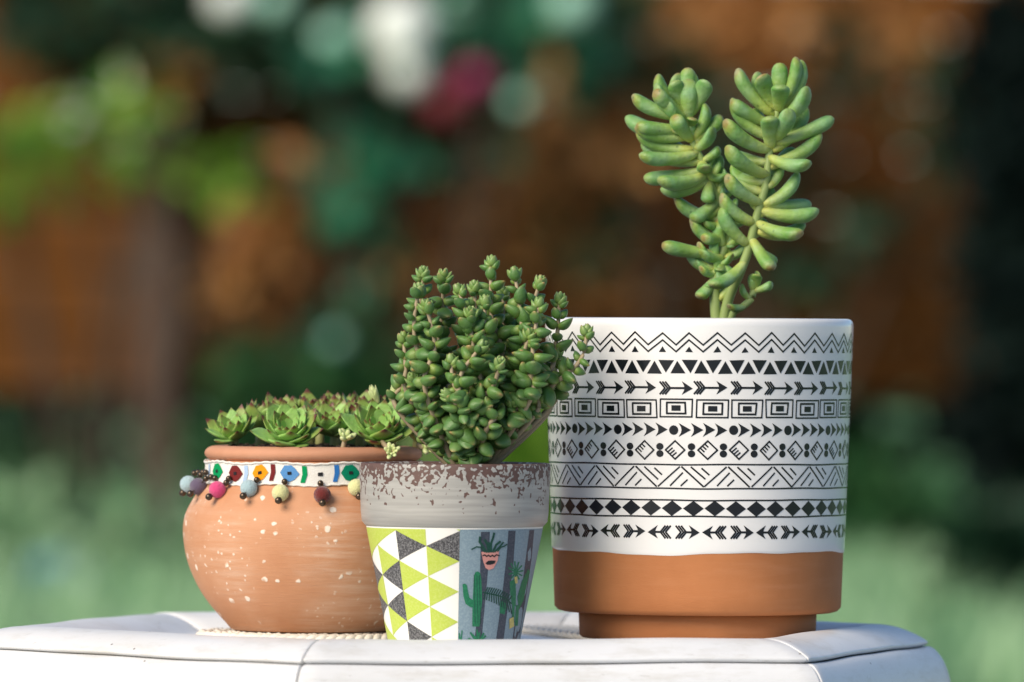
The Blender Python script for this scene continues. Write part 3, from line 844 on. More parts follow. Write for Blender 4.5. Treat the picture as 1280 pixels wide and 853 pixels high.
# cactus panel
def cxg(py): return 568.5-(py-658)/(800-658)*3.0
def layer(off):
    def f(u, v):
        py = v
        s = max(-0.999, min(0.999, (u-cxg(py))/(rg(py)*KG)))
        return mapG_ang(math.asin(s), py, off)
    return f
def z5(x, y): return (560+x/5.17, 640+y/5.17)
bmv = []; bmf = []
na, nv_ = 40, 20; a0, a1 = A0, A0+R(104)
for j in range(nv_+1):
    py = YMIN+(YMAX-YMIN)*j/nv_
    for i in range(na+1): bmv.append(mapG_ang(a0+(a1-a0)*i/na, py, 0.00012))
for j in range(nv_):
    for i in range(na):
        q = j*(na+1)+i; bmf.append((q, q+na+1, q+na+2, q+1))
panel = obj('cactus_panel', pydata('cactus_panel', bmv, bmf), MAT['p_slate'], pg)
def dz(polys=(), strokes=(), name='x', mat='p_ink', off=0.0003):
    d = Decal(layer(off))
    for p in polys: d.poly([z5(*q) for q in p])
    for (p, w) in strokes: d.stroke([z5(*q) for q in p], w/5.17)
    return d.build(name, MAT[mat], panel)
for (p) in ([(215,116),(272,116),(262,300),(240,520),(215,740),(205,895),(150,895),(178,700),(205,400)],
            [(390,110),(436,110),(418,330),(385,560),(350,800),(340,890),(288,890),(318,700),(350,480),(378,260)],
            [(525,108),(556,108),(535,300),(500,520),(460,740),(440,880),(395,880),(430,660),(480,420),(505,250)]):
    dz([p], name='dark_stripe', mat='p_stripe', off=0.0002)
dz([[(165,400),(175,375),(190,370),(205,380),(212,420),(215,560),(205,640),(195,725),(150,725),(152,640),(158,520)],
    [(92,455),(105,448),(120,458),(126,500),(135,540),(165,560),(168,605),(140,600),(110,580),(97,530)]], name='printed_cactus', mat='p_green')
dz([], [([(180+e, 395), (182+e, 710)], 3) for e in (-14, 4, 20)], 'cactus_ribs', 'p_dgreen', 0.00038)
dz([[(215,245),(328,238),(318,300),(292,350),(262,362),(240,348),(224,300)]], name='printed_face_pot', mat='p_pink', off=0.00036)
dz([[(238,318),(258,302),(280,300),(305,302),(298,320),(270,328),(250,328)]], [([(224,270),(236,264),(248,274),(260,266),(272,276),(284,266),(296,276),(310,264),(328,270)], 8)], 'printed_face', 'p_ink', 0.00042)
dz([], [([(248,245),(222,205),(205,180),(208,150)], 14), ([(262,245),(255,200),(240,170)], 16), ([(275,245),(278,190),(292,150),(298,125)], 13), ([(288,245),(310,200),(335,180)], 14),
        ([(300,245),(330,215),(355,185)], 10), ([(318,242),(340,215),(360,210),(378,198)], 8), ([(235,245),(210,215),(185,212),(155,228)], 8), ([(268,240),(262,190)], 20)], 'printed_leaves', 'p_dgreen', 0.0004)
fern = [([(222,505),(262,515),(310,525),(365,545),(400,580)], 8)]
for k in range(12):
    t = k/11; x = 235+150*t; y = 508+52*t*t
    fern.append(([(x, y), (x+18, y-34+6*t)], 7)); fern.append(([(x, y), (x-8+26*t, y+42+45*t)], 7))
dz([], fern, 'printed_fern', 'p_dgreen', 0.00034)
pal = []
for k in range(11):
    a = R(-70+k*32); pal.append(([(432,380), (432+46*math.sin(a), 370-60*math.cos(a))], 9))
dz([[(392,440),(425,420),(432,500),(428,600),(404,590),(395,520)], [(470,440),(512,360),(524,380),(498,470),(480,560),(448,620),(440,540)], [(330,560),(370,580),(356,650),(325,640)]],
   pal+[([(425,440),(415,560),(410,700)], 16), ([(440,600),(430,720)], 20)], 'printed_palm', 'p_green', 0.0003)
dz([[(385,680),(412,668),(415,730),(385,745)], [(420,410),(440,405),(442,450),(428,452)]], [], 'printed_blossom', 'p_yel', 0.0004)
ag = []
for k in range(13):
    a = R(-75+k*12.5); ag.append(([(180,838), (180+68*math.sin(a), 838-92*math.cos(a)*(0.75+0.25*math.cos(k*2)))], 11))
ag += [([(80,838),(64,790)], 7), ([(76,838),(84,752)], 7), ([(78,838),(66,770)], 7)]
dz([], ag, 'printed_agave', 'p_green', 0.00034)

# ------------------------------------------------------------------ stacked-leaf succulent
def cras_w(t):
    a = math.sin(PI*min(1, (0.10+0.90*t))**0.82)
    return 0.41*max(0.0, a)**0.62
def cras_t(t): return 0.34*max(0.0, math.sin(PI*min(1, 0.12+0.88*t)**0.75))**0.75
CRAS = [leaf_mesh('stacked_leaf', cras_w, cras_t, b_, MAT['crassula'], 8, 10, fl) for b_, fl in ((0.10, 0.70), (0.22, 0.62), (0.0, 0.8))]
CTIP = leaf_mesh('young_leaf', cras_w, cras_t, 0.28, MAT['crassula_tip'], 6, 8, 0.5)
def Z7(x, y, yy): return W(480+x/3.046, 310+y/3.046, yy)
YJ = YG-0.005
jade_base = Z7(318, 815, YJ)
jade = empty('stacked_leaf_succulent', (jade_base.x, YJ, pg.location.z+zrim-0.005), 'bushy succulent of stems strung with small pointed green leaves, in the speckled rim pot', 'succulent')
jinv = Matrix.Translation(-jade.location)
PX7 = 1/3.046/KG
# stem tips (x, y in the crop, depth toward the viewer in metres)
tips = [(150,95,.012),(228,105,-.004),(132,158,.020),(284,162,.022),(160,220,.030),(75,345,.010),(410,55,-.006),(498,98,.002),(594,130,.006),(668,195,-.004),(588,215,.020),
        (772,318,.010),(90,430,.0),(110,500,.016),(130,575,.006),(372,375,.036),(330,250,.030),(455,170,-.018),(300,310,-.02),(555,330,.024),(655,400,-.004),(440,440,.040),(255,430,.034),(560,520,.010),(490,590,.022),
        (345,150,.004),(330,215,-.012),(385,205,.018),(200,300,-.016),(540,250,-.022),(165,690,.004),(240,560,.038),(440,700,.014),(600,470,-.016),(380,590,.034)]
jr2 = random.Random(21)
placed = []
base_pts = []
for k, (tx, ty, dp) in enumerate(tips):
    tip = Z7(tx, ty, YJ-dp)
    spread = (tx-330)/330
    b = jade_base+Vector((spread*0.010+jr2.uniform(-.003, .003), -dp*0.25+jr2.uniform(-.003, .003), 0)); b.z = pg.location.z+zrim-0.004
    L = (tip-b).length
    mid = b.lerp(tip, 0.5)+Vector((spread*0.012*(1 if ty < 500 else .4)+jr2.uniform(-.009, .009), -dp*0.3+jr2.uniform(-.008, .008), 0.004 if ty > 300 else 0.0)); q3 = mid.lerp(tip, 0.5)+Vector((jr2.uniform(-.006, .006), jr2.uniform(-.005, .005), 0))
    if k == 11: mid = b.lerp(tip, 0.55)+Vector((-0.004, 0, -0.004))
    pts = spline([b, mid, q3, tip], 10)
    stem_part(jade, pts[:-1], [0.00125*(1.25-0.5*i/len(pts)) for i in range(len(pts)-1)], MAT['stem_pale'], 'stem', 6)
    # cumulative length
    cum = [0]
    for p, q in zip(pts[:-1], pts[1:]): cum.append(cum[-1]+(q-p).length)
    tot = cum[-1]; s = tot-0.0035; pair = jr2.randint(0, 1); gap = 0.0054; j = 0
    def at(s):
        for i in range(len(cum)-1):
            if cum[i+1] >= s:
                t = (s-cum[i])/max(1e-9, cum[i+1]-cum[i]); return pts[i].lerp(pts[i+1], t), (pts[i+1]-pts[i]).normalized()
        return pts[-1], (pts[-1]-pts[-2]).normalized()
    placed_here = 0
    def allowed(p):
        hpx = (p.z-(pg.location.z+zrim))*KG*3.046
        return abs((p.x-jade_base.x)*KG*3.046+10) < 55+1.05*max(0.0, hpx)+0.0006*max(0, hpx)**2
    while s > (0.007 if ty > 400 else tot*0.16):
        p, t = at(s); e1 = t.cross(Vector((0.2, 1, 0.1))).normalized(); e2 = t.cross(e1)
        ln = min(0.0104, 0.0064+0.0010*j)*jr2.uniform(0.72, 1.2)
        ph = (PI/2 if pair else 0)+0.5*k+jr2.uniform(-0.45, 0.45)
        for sg in (0, PI):
            dr = (e1*math.cos(ph+sg)+e2*math.sin(ph+sg))
            dv = (dr*1.0+t*(0.55-0.09*min(j, 8)+jr2.uniform(-0.4, 0.4))+e1.cross(dr)*0+Vector((jr2.uniform(-.2, .2), jr2.uniform(-.2, .1), jr2.uniform(-.2, .1)))).normalized()
            if not allowed(p+dv*ln*0.7): continue
            placed.append((p+dr*0.0006, dv, t, ln, jr2.uniform(0.9, 1.12), -p.y+0.25*p.z))
        pair = 1-pair; s -= gap*jr2.uniform(0.8, 1.2)*(1+0.05*min(j, 6)); j += 1
    # growing tip
    bm = bmesh.new(); p, t = pts[-1], (pts[-1]-pts[-3]).normalized(); e1 = t.cross(Vector((0.2, 1, 0.1))).normalized(); e2 = t.cross(e1)
    tm = bpy.data.meshes.new('growing_tip')
    for q in range(7):
        ph = q*2.4+k; lift = 0.55+0.30*(q//2); ln = (0.0062, 0.0060, 0.0056, 0.005, 0.0046, 0.004, 0.0036)[q]
        dr = e1*math.cos(ph)+e2*math.sin(ph); dv = (dr+t*lift).normalized()
        n0 = len(bm.verts); bm.from_mesh(CTIP); bm.verts.ensure_lookup_table()
        M = jinv @ frame(p-t*0.0022+t*0.0005*q, dv, t, ln, 1.0, 1.0)
        for v in bm.verts[n0:]: v.co = M @ v.co
    bm.to_mesh(tm); bm.free(); tm.polygons.foreach_set('use_smooth', [True]*len(tm.polygons)); tm.materials.append(MAT['crassula_tip'])
    obj('growing_tip', tm, None, jade)
placed.sort(key=lambda a: -a[5])
print('stacked leaves', len(placed))
bm = bmesh.new()
for i, (p, dv, t, ln, wd, _) in enumerate(placed):
    M = jinv @ frame(p, dv, t, ln, wd, wd)
    if i < 300: inst('leaf', CRAS[i % 3], jade, M)
    else:
        n0 = len(bm.verts); bm.from_mesh(CRAS[i % 3]); bm.verts.ensure_lookup_table()
        for v in bm.verts[n0:]: v.co = M @ v.co
if len(bm.verts):
    rest = obj('inner_leaves', bm, MAT['crassula'], jade); rest['kind'] = 'stuff'
else: bm.free()
# woody base and roots
bm = bmesh.new()
for q in range(9):
    a = q*0.7; p0 = Vector((0.006*math.cos(a), 0.005*math.sin(a)-0.002, -0.002)); add_tube(bm, [p0, p0*0.6+Vector((0, 0, 0.004)), Vector((0.001*math.cos(a), 0, 0.009))], [0.0016, 0.0018, 0.0014], 6)
obj('woody_base', bm, MAT['bark'], jade)

# ------------------------------------------------------------------ terracotta pot with pompom trim
YT = 0.004; KT = F/(D+YT)
ct = W(391, 680, YT)
ZMT = ZTOP+0.0068
cord_mat((ct.x, YT), 0.058, 'round mat of white twisted cord under the terracotta pot', 0.0068)
pt = empty('round_terracotta_pot', (ct.x, YT, ZMT-0.0002), 'rounded terracotta pot with chalky spots and a coloured pompom ribbon round its neck', 'flowerpot')
def zt(py): return W(391, py, YT).z-(ZMT-0.0002)
def tp(x, y): return ((391-x)/KT, zt(y))
body_px = [(258, 577), (261, 586), (260, 596), (255, 606), (246, 617), (239, 628), (232, 642), (229, 656), (229, 671), (231.5, 690), (236, 707), (243, 724), (251.5, 740), (262, 755), (273, 768), (284, 780), (293, 790)]
outer = smooth_prof([tp(*p) for p in body_px], 3)
zb_ = 0.0
outer = [(r, z) for r, z in outer if z > 0.002]
outer += [(outer[-1][0]-0.002, 0.0008), (outer[-1][0]-0.004, 0.0), (0.0, 0.0)]
inner = [(r-0.005, z+0.001) for r, z in outer[:-3]][::-1]
obj('body', lathe([(0, 0.005)]+inner+outer[:-1]+[(0, 0.0)], 128), MAT['chalky'], pt)
rr_, rz = tp(264.5, 567)
obj('rim', lathe([(rr_-0.0022+0.0062*math.cos(a)*(1 if math.cos(a) > 0 else 1.0), rz+0.0040*math.sin(a)) for a in [2*PI*k/16 for k in range(16)]], 128, closed=True), MAT['rim_clay'], pt)
soil_disc(pt, rr_-0.006, zt(563), 3, 0.0012)
def rt(py):
    z = zt(py)
    for (r0, z0), (r1, z1) in zip(outer[:-1], outer[1:]):
        if z0 >= z >= z1: return r0+(r1-r0)*(z0-z)/max(1e-9, z0-z1)
    return outer[0][0]
# ribbon
def band_r(py): return max(rt(577.5)+(py-577.5)/28*0.0004, rt(min(py, 603)))+0.0009
bp = [577.2, 579, 584, 590, 596, 602, 604.5]
ring = [(band_r(p), zt(p)) for p in bp]
ribbon = obj('ribbon_trim', lathe(ring+[(band_r(604.5)-0.002, zt(604.8)), (band_r(577)-0.003, zt(577))], 160,
      lambda k, r, z, a: (r, z+0.0005*math.sin(a*9)+0.0003*math.sin(a*23)*(k in (5, 6))), closed=True), CLOTH['white'], pt)
for py_ in (577.6, 604.0):
    bm = bmesh.new(); n = 200; pts = [Vector(((band_r(py_)+0.0002)*math.cos(2*PI*i/n), (band_r(py_)+0.0002)*math.sin(2*PI*i/n), zt(py_)+0.0005*math.sin(2*PI*i/n*9)+0.0002*math.sin(i*1.9))) for i in range(n+1)]
    add_tube(bm, pts, 0.0006, 6, False); obj('ribbon_edge', bm, CLOTH['white'], ribbon)
RT0 = (band_r(590))*KT
def mapR(off):
    def f(u, v):
        a = u/RT0; r = band_r(v)+off
        return (r*math.cos(a-PI/2), r*math.sin(a-PI/2), zt(v)+0.0005*math.sin((a-PI/2)*9))
    return f
def ux(px): return math.asin(max(-0.995, min(0.995, (px-391)/RT0)))*RT0
v0, v1, vm = 580.0, 600.5, 590.0
def motif(name, shape, cl, off=0.0004):
    d = Decal(mapR(off)); d.poly(shape, True); d.build(name, CLOTH[cl], ribbon)
def hexa(px, w, cl, dot=True):
    u = ux(px)
    motif('ribbon_motif', [(u-w, vm), (u-w*0.55, v0+1), (u+w*0.2, v0), (u+w*0.55, v0+3), (u+w*1.05, vm), (u+w*0.5, v1-3), (u, v1), (u-w*0.55, v1-2)], cl)
    if dot:
        d = Decal(mapR(0.0007)); d.poly([(u-2.6, vm-1.6), (u+2.4, vm-2.2), (u+2.8, vm+1.4), (u-2.2, vm+2.2)]); d.build('motif_stitch', CLOTH['ink'], ribbon)
def bar(px, cl, w=3.4):
    u = ux(px); motif('ribbon_motif', [(u-w*0.8, v0), (u+w*0.9, v0), (u+w*1.2, vm), (u+w*0.3, v1), (u-w*1.3, v1), (u-w*0.6, vm)], cl)
for px, w, cl in ((274, 13, 'green'), (297.5, 12, 'maroon'), (328.5, 11, 'orange'), (365, 12, 'blue'), (440, 12.5, 'teal'), (486, 12, 'orange')): hexa(px, w, cl)
for px, cl in ((263, 'pale'), (310.5, 'pale'), (344, 'maroon'), (383, 'green'), (422.5, 'royal'), (461, 'maroon'), (506, 'green')): bar(px, cl)
d = Decal(mapR(0.0005)); u = ux(403); d.poly([(u-3, vm-2), (u+3, vm-2.4), (u+3, vm+2), (u-3, vm+2.2)]); d.build('motif_stitch', CLOTH['ink'], ribbon)
# the rest of the ribbon, round the back
for k in range(5):
    u = (PI*0.62+k*0.36)*RT0; motif('ribbon_motif', [(u-11, vm), (u-5, v0), (u+5, v0), (u+11, vm), (u+5, v1), (u-5, v1)], ('blue', 'maroon', 'green', 'orange', 'royal')[k])
# pompoms
def ball_mesh(name, mat, rad, sub, amp, seed):
    bm = bmesh.new(); bmesh.ops.create_icosphere(bm, subdivisions=sub, radius=rad); q = random.Random(seed)
    for v in bm.verts: v.co *= 1+q.uniform(-amp, amp)
    me = bpy.data.meshes.new(name); bm.to_mesh(me); bm.free(); me.polygons.foreach_set('use_smooth', [True]*len(me.polygons)); me.materials.append(mat); return me
POM = {k: ball_mesh('pompom', m, 0.0045, 4, 0.022, 4) for k, m in FELT.items()}
BEAD = ball_mesh('bead', MAT['bead'], 0.0020, 2, 0.04, 9)
BEADS = ball_mesh('bead', MAT['bead'], 0.0017, 2, 0.04, 9)
def z8(x, y): return (215+x/4.738, 465+y/4.738)
def on_pot(px, py, gap):
    z = zt(py); base = max(band_r(min(py, 604)) if py < 606 else 0, rt(py)); r = base+gap; s = (px-391)/KT/r
    a = math.asin(max(-1, min(1, s))) if abs(s) < 1 else (PI/2*(1 if s > 0 else -1)); r = max(r, abs((px-391)/KT))
    return Vector((r*math.sin(a), -r*math.cos(a), z))
def pom(x, y, cl, beads):
    c = on_pot(*z8(x, y), 0.0040)
    o = bpy.data.objects.new('pompom', POM[cl]); C.objects.link(o); o.parent = pt; o.location = c
    for (bx, by, g) in beads:
        q = on_pot(*z8(bx, by), g); b = bpy.data.objects.new('bead', BEAD if g > 0.003 else BEADS); C.objects.link(b); b.parent = o; b.location = q-c
    # thread
    bm = bmesh.new(); pp = [on_pot(*z8(bx, by), g)-c for (bx, by, g) in beads]
    pp = pp[:-1]+[Vector((0, 0, 0))]+pp[-1:]
    add_tube(bm, pp, 0.0004, 5); obj('thread', bm, MAT['cord'], o)
pom(95, 670, 'sky', [(150, 600, .002), (172, 612, .003), (62, 722, .005)])
pom(160, 680, 'purple', [(205, 597, .002), (208, 632, .003), (117, 722, .0065)])
pom(283, 693, 'pink', [(350, 628, .002), (335, 652, .003), (235, 735, .006)])
pom(472, 680, 'sky', [(518, 632, .002), (442, 725, .007)])
pom(660, 705, 'yellow', [(683, 640, .002), (651, 748, .007)])
pom(905, 715, 'maroon', [(893, 648, .002), (908, 760, .007)])
pom(1102, 672, 'yellow', [(1085, 640, .002), (1120, 722, .007)])
pom(1290, 690, 'pink', [(1275, 640, .002), (1290, 735, .007)])
pom(1420, 680, 'sky', [(1405, 640, .002), (1425, 725, .007)])
# loose beads at the far left of the ribbon
for (x, y) in ((130, 605), (185, 598), (240, 622), (265, 628)):
    o = bpy.data.objects.new('bead', BEADS); C.objects.link(o); o.parent = pt; o.location = on_pot(*z8(x, y), .0015)

# ------------------------------------------------------------------ rosettes
def hl_w(t): return (0.14+0.125*math.sin(PI*min(1, t**1.1*0.95)))*(1 if t < 0.52 else max(0.0, 1-((t-0.52)/0.48)**1.7))
def hl_t(t): return 0.085*(1-0.3*t)*(1 if t < 0.7 else max(0.0, 1-((t-0.7)/0.3)**1.6))+0.004
HL = leaf_mesh('rosette_leaf', hl_w, hl_t, 0.16, MAT['houseleek'], 10, 10, 0.35, cup=0.10)
HLD = leaf_mesh('rosette_leaf', hl_w, hl_t, 0.24, MAT['houseleek_dark'], 10, 10, 0.35, cup=0.10)
BUD = leaf_mesh('bud_leaf', lambda t: 0.20*math.sqrt(max(0, 1-(2*t-1)**2))+0.03*(t < 0.9), lambda t: 0.18*math.sqrt(max(0, 1-(2*t-1)**2))+0.02*(t < 0.9), 0.0, MAT['pale_bud'], 9, 10, 1.0)
PALE = leaf_mesh('pale_leaf', lambda t: hl_w(t)*0.72, lambda t: hl_t(t)*1.1, 0.02, MAT['pale_bud'], 9, 10, 0.6)
soil_t = pt.location.z+zt(563)
def rosette(px, py, y, size, axis, label, dark=False, n=30, seed=0, open_=1.0, group=None):
    p = W(px, py, y); p.z = max(p.z, soil_t+0.004)
    root = empty('rosette_succulent', p, label, 'succulent', group)
    q = random.Random(seed); ax = Vector(axis).normalized(); e1 = ax.cross(Vector((0.1, 1, 0.2))).normalized(); e2 = ax.cross(e1)
    for i in range(n):
        f = i/(n-1)                      # 0 outermost
        a = i*2.39996+seed; lift = (0.28+1.7*f**1.1)/open_
        ln = size*1.14*(1.0-0.55*f**1.4)*q.uniform(0.86, 1.1)
        dr = e1*math.cos(a)+e2*math.sin(a); dv = (dr+ax*lift).normalized()
        M = frame(dr*0.0012-ax*0.001*(1-f), dv, ax, ln, q.uniform(0.95, 1.15), 1.0)
        inst('leaf', HLD if (dark or (q.random() < 0.45 and f < 0.8)) else HL, root, M)
    bm = bmesh.new(); foot = Vector((0, 0, soil_t-0.003-p.z)); add_tube(bm, [foot, foot*0.4, ax*0.002], [0.0030, 0.0026, 0.002], 8); obj('stem', bm, MAT['stem'], root)
    return root
YR = YT
rosette(293, 545, YT-0.004, 0.0165, (-0.25, -0.5, 1), 'small lime rosette with dark red tips leaning over the terracotta rim beside the ribbon beads', False, 24, 1)
rosette(360, 547, YT-0.030, 0.0210, (0.05, -0.8, 1), 'largest open lime green rosette at the front of the terracotta pot', False, 34, 2)
rosette(474, 545, YT-0.026, 0.0215, (0.05, -0.75, 1), 'wide green rosette with two pale upright buds beside it, next to the speckled pot', False, 34, 3)
rosette(418, 540, YT-0.010, 0.0180, (-0.1, -0.4, 1), 'upright green rosette squeezed between the two wide open ones', False, 28, 4)
rosette(325, 535, YT+0.010, 0.0170, (0.25, 0.0, 1), 'closed rosette with dark maroon leaf tips behind the small lime one', True, 24, 5, 0.6)
back = 'dark tipped rosettes crowded at the back of the terracotta pot'
for k, (px, py, yy, sz) in enumerate([(352, 528, .028, .0175), (388, 526, .032, .018), (420, 524, .036, .018), (452, 526, .030, .018), (490, 530, .024, .016), (400, 534, .008, .016), (450, 532, .008, .016)]):
    rosette(px, py, YT+yy, sz, (0.2*math.sin(k*3), -0.15, 1), 'dark red tipped rosette crowded at the back of the terracotta pot', True, 22, 10+k, 0.75, back)
rosette(522, 545, YT+0.006, 0.0185, (0.5, -0.3, 1), 'plain green rosette spreading behind the stacked leaf succulent at the terracotta rim', False, 24, 30)
def bud(px0, py0, px1, py1, y, label, wide=1.0, foot=None):
    a = W(px0, py0, y); b = W(px1, py1, y-0.002); root = empty('pale_bud', a, label, 'bud')
    ax = (b-a).normalized(); e1 = ax.cross(Vector((0.2, 1, 0.1))).normalized(); e2 = ax.cross(e1)
    for i in range(7):
        dr = e1*math.cos(i*2.4)+e2*math.sin(i*2.4); f_ = i/6
        inst('leaf', PALE, root, frame(dr*0.0007+ax*(b-a).length*0.28*(1-f_)*0.6, (ax+dr*(0.30-0.26*f_)).normalized(), -dr, (b-a).length*(0.62+0.38*f_), wide, wide))
    bm = bmesh.new(); f = Vector(foot)-a if foot is not None else Vector((0, 0, soil_t-a.z-0.002)); add_tube(bm, [f, f*0.5+Vector((0.0005, 0, 0)), (b-a)*0.12], [0.0016, 0.0014, 0.0016], 7); obj('stalk', bm, MAT['stem_green'], root)
bud(472, 507, 464, 480, YT-0.022, 'pale upright bud rising behind the wide green rosette', 1.0)
bud(489, 500, 500, 473, YT-0.022, 'pale slanting bud on a long stalk above the wide green rosette', 1.15)
# offsets on the rim
def offset(px, py, y, size, label, n=12, seed=0, axis=(0, -1, 0.5), foot=None):
    p = W(px, py, y); root = empty('rosette_offset', p, label, 'succulent'); q = random.Random(seed); ax = Vector(axis).normalized()
    e1 = ax.cross(Vector((1, 0.2, 0.3))).normalized(); e2 = ax.cross(e1)
    for i in range(n):
        f = i/(n-1); a = i*2.39996; dr = e1*math.cos(a)+e2*math.sin(a)
        inst('leaf', BUD, root, frame(dr*0.0004, (dr+ax*(0.35+1.7*f)).normalized(), ax, size*(1-0.35*f), 1.1, 0.9))
    bm = bmesh.new(); f = (Vector(foot)-p) if foot is not None else Vector((0, 0.006, 0.006)); add_tube(bm, [f, f*0.5, ax*0.001], [0.0014, 0.0013, 0.0012], 7); obj('stolon', bm, MAT['stem_pale'], root)
yr = YT-rr_-0.006
offset(490, 566, YT-0.0565, 0.0055, 'small pale yellow rosette offset hanging over the terracotta rim', 13, 1, foot=W(478, 553, YT-0.040))
offset(431, 550, YT-0.046, 0.0075, 'small pale narrow offset leaning from soil between two rosettes', 8, 2, (0.35, -0.5, 1), foot=Vector((W(427, 556, YT-0.046).x, YT-0.044, soil_t-0.001)))
offset(532, 562, YT-0.030, 0.0075, 'pale green offset over the terracotta rim beside the stacked leaf succulent', 10, 4, (0.6, -0.6, 0.6), foot=W(522, 556, YT-0.026))

# ------------------------------------------------------------------ background: fence
YF = 15.7
pxF = F/(D+YF)
fence = empty('timber_fence', (0, YF, 0), 'brown stained timber fence raised on posts above a dark gap', 'fence')
FB, FT = 0.44, 2.06; nb = 11; bh = (FT-FB)/nb
bm = bmesh.new(); add_box(bm, -1.25, 1.25, -0.012, 0.012, 0.004, bh-0.004)
bmesh.ops.bevel(bm, geom=bm.edges[:], offset=0.004, segments=1, affect='EDGES'); bme = bpy.data.meshes.new('board'); bm.to_mesh(bme); bm.free(); bme.materials.append(MAT['fence'])
q = random.Random(8)
px0 = W(197, 550, YF).x
xsec = [px0+2.5*k for k in range(-2, 4)]
for xs_ in xsec[:-1]:
    for k in range(nb):
        inst('board', bme, fence, Matrix.Translation((xs_+1.25, q.uniform(-.004, .004), FB+k*bh)) @ Matrix.Rotation(q.uniform(-.002, .002), 4, 'Y'))
for xs_ in xsec:
    bm = bmesh.new(); add_box(bm, xs_-0.045, xs_+0.045, -0.11, -0.012, 0, 2.12); obj('post', bm, MAT['post'], fence, smooth=False)

def leaf_cloud(clumps, size, mat, seed, name='foliage', flat=0.3):
    """clumps: (centre, (rx, ry, rz), count)"""
    r = np.random.RandomState(seed); V_ = []; Fc = []; base = 0
    for c, rad, n in clumps:
        d = r.normal(size=(n, 3)); d /= np.linalg.norm(d, axis=1)[:, None]; q = r.rand(n)**0.45
        P = np.array(c)+d*q[:, None]*np.array(rad)
        t = d*0.5+r.normal(size=(n, 3))*0.6+np.array([0, -0.3, -0.1]); t /= np.linalg.norm(t, axis=1)[:, None]
        nn = r.normal(size=(n, 3))*0.7+np.array([-0.2, -0.6, 0.7]); s = np.cross(t, nn); s /= np.linalg.norm(s, axis=1)[:, None]
        nn = np.cross(s, t); L = size*(0.6+0.8*r.rand(n))[:, None]
        Wd = L*0.30
        a = P; b = P+t*L*0.45+s*Wd+nn*L*0.06; e = P+t*L; f = P+t*L*0.45-s*Wd+nn*L*0.06; m = P+t*L*0.5
        arr = np.stack([a, b, e, f, m], 1).reshape(-1, 3); V_.append(arr)
        for i in range(n):
            k = base+i*5; Fc += [(k, k+1, k+4), (k+1, k+2, k+4), (k+4, k+2, k+3), (k, k+4, k+3)]
        base += n*5
    me = bpy.data.meshes.new(name); me.from_pydata(np.concatenate(V_).tolist(), [], Fc); me.materials.append(mat); return me

def shrub(name, base, label, cat, clumps_px, size, mat, seed, group=None, nstem=4, dens=1.0):
    """clumps_px: (px, py, rx px, ry px, count, depth)"""
    root = empty(name, base, label, cat, group); B = Vector(base); cl = []; ends = []
    for (px, py, rx, ry, n, y) in clumps_px:
        c = W(px, py, y); k = (D+y)/F; cl.append((tuple(c-B), (rx*k, min(0.20, (rx+ry)*0.5*k), ry*k), int(n*dens))); ends.append(c-B)
    f = obj('foliage', leaf_cloud(cl, size, FOL[mat], seed), None, root, smooth=False); f['kind'] = 'stuff'
    q = random.Random(seed)
    for i, e in enumerate(ends):
        bm = bmesh.new(); s0 = Vector((q.uniform(-.05, .05), q.uniform(-.03, .03), 0)); mid = s0.lerp(e, 0.5)+Vector((q.uniform(-.08, .08), 0.02, 0.1))
        add_tube(bm, spline([s0, mid, e], 5), [0.014*(1-0.06*j) for j in range(11)], 6); obj('stem', bm, MAT['bark'], root)
    return root

def petal_ball(parent, px, py, y, rad, mat, seed, npet=26):  # real blooms, and the white and mint balls added as bright spots
    c = W(px, py, y); r = random.Random(seed); bm = bmesh.new()
    for i in range(npet):
        a = i*2.39996; h = 1-2*(i+0.5)/npet; rr2 = math.sqrt(1-h*h); d = Vector((rr2*math.cos(a), rr2*math.sin(a), h))
        s = d.cross(Vector((0.3, 0.2, 0.9))).normalized(); u = d.cross(s); p = d*rad*0.80; w = rad*0.42
        vs = [bm.verts.new(p+s*w), bm.verts.new(p+u*w), bm.verts.new(p-s*w), bm.verts.new(p-u*w), bm.verts.new(p+d*rad*0.2)]
        for j in range(4): bm.faces.new((vs[j], vs[(j+1) % 4], vs[4]))
    bmesh.ops.create_icosphere(bm, subdivisions=2, radius=rad*0.80)
    return obj('petal_ball', bm, mat, parent, c-Vector(parent.location))

YS = YF-0.45
# climbing shrub over the top of the fence
YC = YF-0.22
s1 = shrub('climbing_shrub', (W(430, 700, YC).x, YC, 0), 'tall dark leaved flowering climber covering the fence top with magenta blooms, plus white and mint balls added for sky gaps and leaf glints', 'shrub',
      [(80, 20, 110, 50, 200, YC), (160, 90, 70, 50, 150, YC), (250, 40, 110, 65, 260, YC), (400, 60, 90, 60, 200, YC), (520, 40, 100, 80, 260, YC+.1), (640, 20, 95, 60, 280, YC+.1), (560, 180, 40, 40, 50, YC+.1), (300, -60, 360, 50, 600, YC+.2), (720, 40, 60, 60, 120, YC+.1), (480, 240, 30, 60, 40, YC+.1)],
      0.09, 'dark', 41, dens=0.55)
petal_ball(s1, 503, 38, YF-0.72, 0.088, MAT['sky_gap_white'], 1); petal_ball(s1, 510, 92, YF-0.72, 0.056, MAT['sky_gap_white'], 2)  # white balls added where sky shines through the leaves
petal_ball(s1, 96, 144, YF-0.72, 0.044, MAT['sky_gap_white'], 3); petal_ball(s1, 288, -2, YF-0.72, 0.055, MAT['sky_gap_white'], 4)
petal_ball(s1, 418, 52, YF-0.72, 0.050, MAT['glint_mint'], 5); petal_ball(s1, 716, 8, YF-0.72, 0.060, MAT['glint_mint'], 6)  # mint balls added for highlights on shiny leaves
